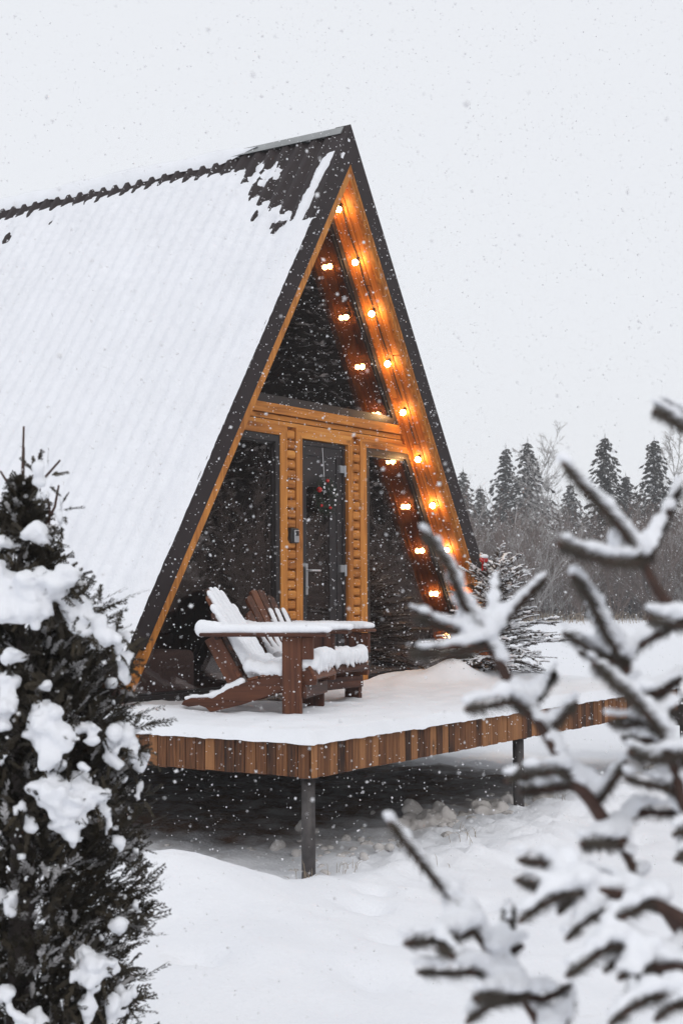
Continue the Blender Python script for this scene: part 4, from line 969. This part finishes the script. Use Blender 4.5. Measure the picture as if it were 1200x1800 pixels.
TWIGS = [
 ('s', [(-8.36, -5.892, 0.884), (-8.331, -5.894, 0.865), (-8.301, -5.896, 0.837), (-8.272, -5.894, 0.804), (-8.236, -5.904, 0.763)]),
 ('s', [(-8.15, -5.877, 0.835), (-8.191, -5.893, 0.803), (-8.235, -5.906, 0.763)]),
 ('s', [(-8.153, -5.944, 0.831), (-8.184, -5.926, 0.803), (-8.212, -5.911, 0.773), (-8.233, -5.907, 0.76)]),
 ('s', [(-8.311, -5.848, 0.79), (-8.285, -5.868, 0.777), (-8.26, -5.886, 0.766), (-8.236, -5.904, 0.758)]),
 ('s', [(-8.364, -5.873, 0.747), (-8.323, -5.886, 0.744), (-8.283, -5.898, 0.746), (-8.243, -5.911, 0.753)]),
 ('t', [(-8.234, -5.906, 0.76), (-8.238, -5.92, 0.738), (-8.242, -5.935, 0.717), (-8.247, -5.949, 0.697), (-8.251, -5.963, 0.678)]),
 ('s', [(-8.36, -5.945, 0.686), (-8.329, -5.955, 0.688), (-8.296, -5.968, 0.691), (-8.27, -5.971, 0.683)]),
 ('s', [(-8.159, -5.959, 0.717), (-8.203, -5.965, 0.703), (-8.246, -5.971, 0.685)]),
 ('s', [(-8.255, -6.031, 0.691), (-8.248, -6.011, 0.672), (-8.245, -5.988, 0.653)]),
 ('t', [(-8.251, -5.963, 0.678), (-8.253, -5.979, 0.668), (-8.256, -5.994, 0.65), (-8.257, -6.011, 0.624), (-8.256, -6.03, 0.598), (-8.257, -6.047, 0.582), (-8.258, -6.064, 0.56), (-8.257, -6.084, 0.535)]),
 ('s', [(-8.35, -5.988, 0.609), (-8.314, -6.007, 0.614), (-8.28, -6.022, 0.614), (-8.254, -6.023, 0.603)]),
 ('s', [(-8.25, -5.954, 0.583), (-8.251, -5.99, 0.589), (-8.252, -6.026, 0.596)]),
 ('s', [(-8.258, -6.092, 0.628), (-8.251, -6.072, 0.604), (-8.245, -6.052, 0.58)]),
 ('s', [(-8.347, -6.076, 0.549), (-8.305, -6.076, 0.543), (-8.261, -6.077, 0.536)]),
 ('s', [(-8.163, -6.119, 0.562), (-8.192, -6.103, 0.564), (-8.22, -6.089, 0.566), (-8.243, -6.08, 0.551), (-8.259, -6.082, 0.543)]),
 ('t', [(-8.257, -6.084, 0.535), (-8.254, -6.103, 0.499), (-8.247, -6.128, 0.468), (-8.245, -6.147, 0.444), (-8.231, -6.18, 0.399)]),
 ('s', [(-8.367, -6.07, 0.953), (-8.338, -6.082, 0.925), (-8.309, -6.097, 0.899), (-8.283, -6.106, 0.876), (-8.258, -6.113, 0.849)]),
 ('s', [(-8.142, -6.116, 0.942), (-8.182, -6.113, 0.903), (-8.22, -6.113, 0.874), (-8.257, -6.116, 0.849)]),
 ('s', [(-8.375, -6.067, 0.867), (-8.337, -6.08, 0.855), (-8.296, -6.099, 0.846), (-8.257, -6.114, 0.848)]),
 ('t', [(-8.257, -6.115, 0.848), (-8.253, -6.127, 0.821), (-8.251, -6.138, 0.805), (-8.243, -6.157, 0.782), (-8.22, -6.196, 0.747)]),
 ('s', [(-8.309, -6.14, 0.788), (-8.28, -6.145, 0.781), (-8.244, -6.164, 0.777)]),
 ('s', [(-8.319, -6.058, 0.834), (-8.275, -6.059, 0.804), (-8.235, -6.057, 0.771), (-8.191, -6.059, 0.737)]),
 ('s', [(-8.267, -6.021, 0.77), (-8.24, -6.035, 0.754), (-8.213, -6.049, 0.739), (-8.189, -6.061, 0.733)]),
 ('s', [(-8.201, -6.009, 0.745), (-8.197, -6.032, 0.738), (-8.191, -6.058, 0.733)]),
 ('s', [(-8.121, -6.095, 0.773), (-8.149, -6.076, 0.759), (-8.172, -6.064, 0.745), (-8.189, -6.061, 0.733)]),
 ('s', [(-8.115, -6.03, 0.756), (-8.189, -6.061, 0.736)]),
 ('t', [(-8.189, -6.061, 0.733), (-8.198, -6.073, 0.714), (-8.204, -6.089, 0.693), (-8.205, -6.11, 0.656), (-8.192, -6.151, 0.599)]),
 ('s', [(-8.395, -6.114, 0.743), (-8.356, -6.123, 0.717), (-8.315, -6.132, 0.693), (-8.277, -6.139, 0.663)]),
 ('s', [(-8.228, -6.146, 0.72), (-8.26, -6.132, 0.706), (-8.288, -6.126, 0.701)]),
 ('s', [(-8.328, -6.1, 0.677), (-8.304, -6.111, 0.672), (-8.281, -6.122, 0.673), (-8.259, -6.13, 0.664)]),
 ('s', [(-8.249, -6.147, 0.689), (-8.258, -6.133, 0.678), (-8.258, -6.131, 0.662)]),
 ('s', [(-8.225, -6.072, 0.651), (-8.232, -6.097, 0.649), (-8.237, -6.126, 0.653)]),
 ('s', [(-8.352, -6.134, 0.65), (-8.313, -6.142, 0.638), (-8.269, -6.161, 0.639), (-8.229, -6.171, 0.633)]),
 ('s', [(-8.296, -6.105, 0.615), (-8.277, -6.121, 0.607), (-8.258, -6.137, 0.601), (-8.236, -6.157, 0.586)]),
 ('s', [(-8.22, -6.112, 0.616), (-8.231, -6.129, 0.602), (-8.241, -6.149, 0.589)]),
 ('t', [(-8.258, -6.131, 0.661), (-8.254, -6.145, 0.624), (-8.252, -6.156, 0.582), (-8.237, -6.185, 0.534)]),
 ('s', [(-8.284, -6.154, 0.556), (-8.267, -6.161, 0.559), (-8.245, -6.176, 0.552)]),
 ('s', [(-8.282, -6.155, 0.53), (-8.253, -6.162, 0.534)]),
 ('s', [(-8.182, -6.101, 1.035), (-8.158, -6.113, 1.026), (-8.126, -6.135, 1.009), (-8.089, -6.163, 0.985)]),
 ('s', [(-8.22, -6.115, 1.021), (-8.18, -6.121, 1.012), (-8.132, -6.137, 0.993)]),
 ('t', [(-8.113, -6.13, 1.011), (-8.109, -6.17, 0.983), (-8.101, -6.214, 0.947)]),
 ('s', [(-8.436, -5.892, 0.569), (-8.417, -5.908, 0.537), (-8.396, -5.927, 0.502), (-8.374, -5.948, 0.468), (-8.361, -5.956, 0.445)]),
 ('t', [(-8.361, -5.956, 0.445), (-8.358, -5.975, 0.421), (-8.356, -5.995, 0.399), (-8.353, -6.014, 0.376), (-8.354, -6.029, 0.357), (-8.348, -6.052, 0.317), (-8.324, -6.099, 0.242)]),
 ('s', [(-8.473, -5.933, 0.452), (-8.428, -5.945, 0.448), (-8.381, -5.962, 0.449)]),
 ('s', [(-8.462, -5.985, 0.442), (-8.439, -5.957, 0.449), (-8.399, -5.952, 0.446)]),
 ('s', [(-8.447, -5.932, 0.417), (-8.423, -5.956, 0.414), (-8.399, -5.979, 0.412), (-8.382, -5.991, 0.399)]),
 ('s', [(-8.313, -5.989, 0.425), (-8.342, -5.981, 0.421), (-8.366, -5.981, 0.42)]),
 ('s', [(-8.232, -5.931, 0.447), (-8.296, -5.961, 0.433), (-8.365, -5.983, 0.422)]),
 ('s', [(-8.319, -6.049, 0.392), (-8.348, -6.032, 0.382), (-8.377, -6.016, 0.389)]),
 ('s', [(-8.466, -6.011, 0.406), (-8.423, -6.012, 0.398), (-8.379, -6.012, 0.393)]),
 ('s', [(-8.451, -5.993, 0.375), (-8.42, -6.005, 0.387), (-8.385, -6.022, 0.388)]),
 ('s', [(-8.299, -6.041, 0.377), (-8.335, -6.048, 0.358), (-8.376, -6.05, 0.348)]),
 ('s', [(-8.429, -6.043, 0.542), (-8.405, -6.061, 0.536), (-8.381, -6.078, 0.53)]),
 ('s', [(-8.466, -6.059, 0.529), (-8.431, -6.074, 0.517), (-8.399, -6.086, 0.514)]),
 ('s', [(-8.48, -6.07, 0.492), (-8.449, -6.082, 0.505), (-8.419, -6.09, 0.509), (-8.39, -6.099, 0.508)]),
 ('s', [(-8.404, -6.075, 0.486), (-8.397, -6.087, 0.501)]),
 ('s', [(-8.435, -6.099, 0.469), (-8.407, -6.106, 0.483), (-8.38, -6.112, 0.49)]),
 ('s', [(-8.351, -6.086, 0.522), (-8.352, -6.12, 0.509), (-8.349, -6.158, 0.496)]),
 ('t', [(-8.402, -6.081, 0.514), (-8.387, -6.112, 0.511), (-8.372, -6.143, 0.504), (-8.36, -6.168, 0.496), (-8.332, -6.217, 0.465)]),
 ('s', [(-8.434, -6.138, 0.481), (-8.403, -6.149, 0.493), (-8.372, -6.161, 0.499)]),
 ('s', [(-8.489, -6.124, 0.448), (-8.461, -6.138, 0.461), (-8.435, -6.147, 0.469), (-8.405, -6.161, 0.456)]),
 ('s', [(-8.432, -6.137, 0.442), (-8.417, -6.152, 0.455), (-8.403, -6.164, 0.455)]),
 ('s', [(-8.442, -6.157, 0.44), (-8.42, -6.165, 0.449), (-8.398, -6.171, 0.449)]),
 ('s', [(-8.455, -6.173, 0.425), (-8.426, -6.173, 0.44), (-8.398, -6.17, 0.448)]),
 ('t', [(-8.408, -6.157, 0.458), (-8.402, -6.182, 0.444), (-8.395, -6.21, 0.445), (-8.38, -6.25, 0.43)]),
 ('s', [(-8.351, -6.188, 0.46), (-8.371, -6.184, 0.446), (-8.391, -6.18, 0.441)]),
 ('s', [(-8.484, -6.165, 0.408), (-8.457, -6.181, 0.422), (-8.431, -6.198, 0.427), (-8.398, -6.222, 0.419)]),
 ('s', [(-8.441, -6.193, 0.406), (-8.422, -6.203, 0.415), (-8.399, -6.22, 0.416)]),
]
AXT = Vector((-6.919, -3.755, 0)); tz = gz1(AXT.x, AXT.y)
tj = empty('thuja_tree', (AXT.x, AXT.y, tz)); tag(tj, 'dark columnar thuja loaded with lumps of snow beside the cabin roof', 'tree')
ZP = [(-.75, .28), (-.36, .315), (-.19, .30), (-.05, .33), (.11, .34), (.26, .325), (.42, .31), (.53, .29), (.68, .255), (.79, .20), (.87, .155), (.95, .115), (1.04, .08), (1.1, .04), (1.2, .012)]
def thr(z): return float(np.interp(z, [a for a, _ in ZP], [b for _, b in ZP]))
mb = MB(); mb.tube([(0, 0, -.1), (.01, 0, .9), (0, .01, 1.55), (0.005, 0, 1.98)], [.045, .032, .012, .003], 8); mb.build('trunk', BARK_GREY, tj, True)
rng = np.random.default_rng(33); Q = []; QD = []; st_ = MB()
def spray(base, d, L, rng):
    """flat fern-like spray: spine with paired side leaflets"""
    up = np.array((0, 0, 1.0)); s = np.cross(d, up) + rng.normal(size=3) * .5; s -= d * s.dot(d); s /= np.linalg.norm(s); n = 8; out = []
    for i in range(n):
        f = (i + .6) / n; c = base + d * L * f + up * (-.10 * L * f * f)
        for k in (-1, 1):
            e = d * .8 + s * k * rng.uniform(.4, .95) + rng.normal(size=3) * .16; e /= np.linalg.norm(e); l = L * .30 * (1 - .45 * f) * rng.uniform(.7, 1.2); w_ = .0022; nn = np.cross(e, np.cross(s, d)); nn /= np.linalg.norm(nn) + 1e-9
            out.append([c - nn * w_, c + e * l * .5 - nn * w_ * 1.3, c + e * l, c + e * l * .5 + nn * w_ * 1.3])
    w_ = .003; out.append([base - s * w_, base + s * w_, base + d * L + s * w_ * .3, base + d * L - s * w_ * .3])
    return out
for i in range(13000):
    z = rng.uniform(-.68, 1.12)
    if z > .85 and rng.random() < .5: continue
    R0 = thr(z); a = rng.uniform(0, 6.283); lobe = 1 + .13 * math.sin(a * 5 + z * 9) + .08 * math.sin(a * 11 - z * 17)
    r = R0 * lobe * math.sqrt(rng.uniform(.25, 1.0)); L = rng.uniform(.045, .09) * (.6 + R0)
    d = np.array((math.cos(a) * .75, math.sin(a) * .75, rng.uniform(.05, .95))) + rng.normal(size=3) * .22; d /= np.linalg.norm(d)
    rim = r > R0 * lobe * .80; r = max(0, r - L * .75); (QD if rim and rng.random() < .13 + .15 * max(0, math.sin(z * 7 + a * 2)) else Q).extend(spray(np.array((math.cos(a) * r, math.sin(a) * r, z - tz)), d, L, rng))
for (a, z, L) in ((-1.0, .62, .13), (-.9, .74, .12), (-1.2, .45, .12), (-.98, -.08, .12), (-.7, -.3, .13), (-1.05, .0, .1), (-1.0, .2, .11), (-1.1, -.4, .14), (-.9, -.45, .13)):   # odd branchlets that stick out
    for k in range(14):
        r = thr(z) - .03; d = np.array((math.cos(a), math.sin(a), .5)) + rng.normal(size=3) * .3; d /= np.linalg.norm(d); q = np.array((math.cos(a) * r, math.sin(a) * r, z - tz)) + rng.normal(size=3) * .03; Q += spray(q, d, L * .8 * rng.uniform(.5, 1.0), rng)
for x, y, z, rx_, ry_ in THUJA_SNOW:      # sprigs that poke through and droop out of the snow lumps
    c = np.array((x - AXT.x, y - AXT.y, z - tz)); tc_ = -np.array(FH)
    for k in range(int(4 + rx_ * 260)):
        a = rng.uniform(0, 6.283); e = np.array(RH) * math.cos(a) * rx_ + np.array((0, 0, 1.0)) * math.sin(a) * ry_; f = rng.uniform(.85, 1.2) if math.sin(a) < .3 else rng.uniform(.9, 1.1)
        d = e / np.linalg.norm(e) * .6 + tc_ * rng.uniform(-.1, .4) + np.array((0, 0, rng.uniform(-.3, .4))) + rng.normal(size=3) * .25; d /= np.linalg.norm(d)
        Q += spray(c + e * f + tc_ * rx_ * rng.uniform(-.2, .35), d, rng.uniform(.03, .06), rng)
Q = np.array(Q).reshape(-1, 3); link_mesh('foliage', Q, quads(len(Q)), THUJA, tj); QD = np.array(QD).reshape(-1, 3); link_mesh('snow_dust', QD, quads(len(QD)), plain('powdered_sprays', (.46, .45, .45), .9, vary=.5, scale=25), tj)
# bare upright twigs at the tip
tw = [((0, 0, 1.03), (.0, 0, 1.16), (.004, .0, 1.285)), ((.01, -.01, 1.05), (.025, -.03, 1.13), (.03, -.035, 1.21)), ((0, 0, 1.08), (.035, -.05, 1.14), (.06, -.085, 1.19)), ((0, 0, 1.06), (-.02, .03, 1.12), (-.035, .05, 1.16)),
      ((.03, -.04, .98), (.05, -.075, 1.06), (.055, -.085, 1.12)), ((-.03, .04, .95), (-.05, .07, 1.03), (-.06, .085, 1.08)), ((.04, -.06, .98), (.045, -.06, 1.05), (.04, -.055, 1.10))]
for t_ in tw: st_.tube([(a, b, c - tz) for a, b, c in t_], [.0045, .004, .003], 5)
for t_ in tw:
    for k in range(5): q = np.array(t_[1]) * rng.uniform(.3, .7) + np.array(t_[2]) * .4; 
st_.build('twigs', BARK, tj)
B = []
for x, y, z, rx_, ry_ in THUJA_SNOW:
    c = np.array((x - AXT.x, y - AXT.y, z - tz)) - np.array(FH) * rx_ * .25
    for k in range(7 if rx_ > .017 else 3):      # a drape of small overlapping lumps, ragged at its lower edge
        o_ = rng.normal(size=3) * np.array((.5, .5, .55)) * np.array((rx_, rx_, ry_)); o_[2] -= abs(o_[2]) * .25; s = rng.uniform(.35, .8)
        B.append((*(c + o_), rx_ * s, rx_ * s, ry_ * s * rng.uniform(.7, 1.3)))
    for k in range(5):
        a = rng.uniform(-.3, 3.4) + math.pi; o_ = np.array(RH) * math.cos(a) * rx_ * 1.0 + np.array((0, 0, math.sin(a) * ry_ * 1.05)); B.append((*(c + o_), rx_ * .16, rx_ * .16, ry_ * rng.uniform(.2, .42)))
for i in range(60):     # lumps on the sides that the photograph does not show
    z = rng.uniform(-.5, .9); a = rng.uniform(-.5, 2.2); r = thr(z) * .92; s = rng.uniform(.02, .055); B.append((math.cos(a) * r, math.sin(a) * r, z - tz, s, s, s * .9))
for i in range(90):
    z = rng.uniform(-.6, .6); a = rng.uniform(-3.7, -1.0); r = thr(z) * .93; s = rng.uniform(.004, .010); B.append((math.cos(a) * r, math.sin(a) * r, z - tz, s, s, s))
blob_snow('snow', B, SNOW, tj, .0085, .016, 26, 1)

# ------------------------------------------------------------------ young spruce reaching in from the side
sx_, sy_ = CAM_LOC.x + FH.x * 1.62 + RH.x * .86, CAM_LOC.y + FH.y * 1.62 + RH.y * .86; sz_ = gz1(sx_, sy_)
sp = empty('young_spruce', (sx_, sy_, sz_)); tag(sp, 'young spruce with snow covered twigs reaching in front of the deck', 'tree')
SO = np.array((sx_, sy_, sz_)); mb = MB(); mb.tube([(0, 0, -.1), (.01, 0, .9), (0, .01, 1.8), (0, 0, 2.3)], [.035, .028, .015, .004], 9); mb.build('trunk', BARK, sp, True)
rng = np.random.default_rng(44); Q = []; stm = MB(); B = []
def smooth_line(p, k=4):
    P = [Vector(q) for q in p]
    if len(P) < 3: return [P[0].lerp(P[-1], i / k) for i in range(k + 1)]
    out = []
    for i in range(len(P) - 1):
        a, b, c, d = P[max(i - 1, 0)], P[i], P[i + 1], P[min(i + 2, len(P) - 1)]
        for j in range(k):
            t = j / k; out.append(.5 * ((2 * b) + (c - a) * t + (2 * a - 5 * b + 4 * c - d) * t * t + (3 * b - a - 3 * c + d) * t ** 3))
    return out + [P[-1]]
for kind, p in TWIGS:
    L = [np.array(q) - SO for q in smooth_line(p)]; n = len(L)
    if kind == 't':
        if np.linalg.norm(L[-1][:2]) < .75 and p[-1] is not None:
            e = L[-1]; far = np.dot(np.array(p[-1]) - np.array(CAM_LOC), np.array(RH)) > .36
            if far: L += [e * .6 + np.array((0, 0, e[2] * .4 - .03)) * 1.0, np.array((0, 0, e[2] - .10))]
        stm.tube([tuple(q) for q in L], list(np.linspace(.0046, .0088, len(L))), 7)
        tl = np.array(L); Q.append(needles(L, rng, .0065, .010, 1500, .8))
        for i in range(0, n, 2):
            if rng.random() < .6: B.append((*(L[i] + np.array((0, 0, .012)) + np.array(FH) * .007), .012, .012, .008))
    else:
        stm.tube([tuple(q) for q in L], list(np.linspace(.0028, .0042, n)), 6); Q.append(needles(L, rng, .0035, .0125, 3400, .62)); Q.append(needles(L[:3], rng, .003, .012, 2600, .9))
        bulk = rng.uniform(.75, 1.2)
        for i in range(n):
            f = i / (n - 1); s = (.0046 + .0078 * f) * bulk * rng.uniform(.8, 1.2)
            if rng.random() < .08: continue
            t_ = L[min(i + 1, n - 1)] - L[max(i - 1, 0)]; t_ /= np.linalg.norm(t_); steep = abs(t_[2])
            B.append((*(L[i] + np.array((0, 0, (.010 + s * .55) * (1 - .75 * steep ** 2))) + np.array(FH) * .012 * steep ** 2), s * 1.2, s * 1.2, s * .8))
            if i < n - 1: m_ = (L[i] + L[i + 1]) / 2; B.append((*(m_ + np.array((0, 0, (.010 + s * .5) * (1 - .75 * steep ** 2))) + np.array(FH) * .012 * steep ** 2), s * 1.15, s * 1.15, s * .75))
# snow webs between neighbouring shoots of one fork
SH = [(np.array(p[0]) - SO, np.array(p[-1]) - SO) for k, p in TWIGS if k == 's']
for i in range(len(SH)):
    for j in range(i + 1, len(SH)):
        a, b = SH[i]; c, d = SH[j]
        if np.linalg.norm(b - d) < .045 and np.dot(a - b, c - d) > 0:
            for f in np.arange(.05, .31, .07):
                for g_ in (.3, .5, .7):
                    q = (b + (a - b) * f) * g_ + (d + (c - d) * f) * (1 - g_); s = .0125 * (1 - .7 * f); B.append((*(q + np.array((0, 0, .012)) + np.array(FH) * .017), s * 1.2, s * 1.2, s))
# more boughs on the far side of the trunk
for i in range(26):
    z = rng.uniform(.35, 2.1); a = rng.uniform(-2.2, 1.1); dr = np.array(RH) * math.cos(a) + np.array(FH) * math.sin(a); Lb = .75 * (1 - z / 2.5)
    P_ = [np.array((0, 0, z)) + dr * Lb * f + np.array((0, 0, .12 * f - .25 * f * f)) * Lb for f in (0, .33, .66, 1)]
    stm.tube([tuple(q) for q in P_], [.009, .007, .005, .003], 6); Q.append(needles(P_[1:], rng, .0035, .012, 900, .6))
    for f in (.35, .55, .75, .9):
        for s_ in (-1, 1):
            q = P_[0] + (P_[-1] - P_[0]) * f; e = q + (dr * .7 + np.cross(dr, (0, 0, 1)) * s_ * .8) * Lb * .28 + np.array((0, 0, .01)); stm.tube([tuple(q), tuple(e)], [.004, .0025], 5); Q.append(needles([q, e], rng, .0035, .012, 1500, .6))
            for f2 in (.2, .45, .7, .9): B.append((*(q + (e - q) * f2 + np.array((0, 0, .014))), .02, .02, .013))
    for f in np.arange(.2, 1, .12): q = P_[0] + (P_[-1] - P_[0]) * f; B.append((*(q + np.array((0, 0, .018))), .024, .024, .016))
stm.build('branches', BARK, sp, True)
Q = np.concatenate(Q).reshape(-1, 3); link_mesh('needles', Q, quads(len(Q)), NEEDLE, sp)
blob_snow('snow', B, SNOW_SOFT, sp, .0038, .0042, 75, 2)

# ------------------------------------------------------------------ falling snow
rng = np.random.default_rng(90); n = 76000
dd = rng.uniform(2.3, 13.5, n); ll = rng.uniform(-3.9, 4.1, n); zz = rng.uniform(-.68, 5.0, n)
C = np.array((CAM_LOC.x, CAM_LOC.y, 0)); P = C + dd[:, None] * np.array(FH) + ll[:, None] * np.array(RH); P[:, 2] = zz
ok = ~((P[:, 1] > -.33) & (P[:, 0] > -2.9) & (P[:, 0] < 2.9) & (P[:, 2] < 4.7)) & ~((P[:, 0] > -3.2) & (P[:, 0] < 2.3) & (P[:, 1] > -2.13) & (P[:, 2] < .08)) & ~(np.hypot(P[:, 0] - AXT.x, P[:, 1] - AXT.y) < .3)
P = P[ok]; n = len(P); OV = np.array([(1, 0, 0), (-1, 0, 0), (0, 1, 0), (0, -1, 0), (0, 0, 1), (0, 0, -1)], float); OF = np.array([(0, 2, 4), (2, 1, 4), (1, 3, 4), (3, 0, 4), (2, 0, 5), (1, 2, 5), (3, 1, 5), (0, 3, 5)])
rad = np.minimum(.0015 + rng.exponential(.0009, n), .0055); st3 = rng.uniform(.7, 1.4, (n, 3))
q_ = rng.normal(size=(n, 4)); q_ /= np.linalg.norm(q_, axis=1)[:, None]; w_, x_, y_, z_ = q_.T
Rm = np.stack([1 - 2 * (y_ ** 2 + z_ ** 2), 2 * (x_ * y_ - w_ * z_), 2 * (x_ * z_ + w_ * y_), 2 * (x_ * y_ + w_ * z_), 1 - 2 * (x_ ** 2 + z_ ** 2), 2 * (y_ * z_ - w_ * x_), 2 * (x_ * z_ - w_ * y_), 2 * (y_ * z_ + w_ * x_), 1 - 2 * (x_ ** 2 + y_ ** 2)], 1).reshape(n, 3, 3)
V = P[:, None, :] + np.einsum('nij,nkj->nki', Rm, OV[None] * (rad[:, None] * st3)[:, None, :]); F = (np.arange(n)[:, None, None] * 6 + OF[None]).reshape(-1, 3)
tag(link_mesh('falling_snow', V.reshape(-1, 3), F, SNOW_FLAKE), kind='stuff')
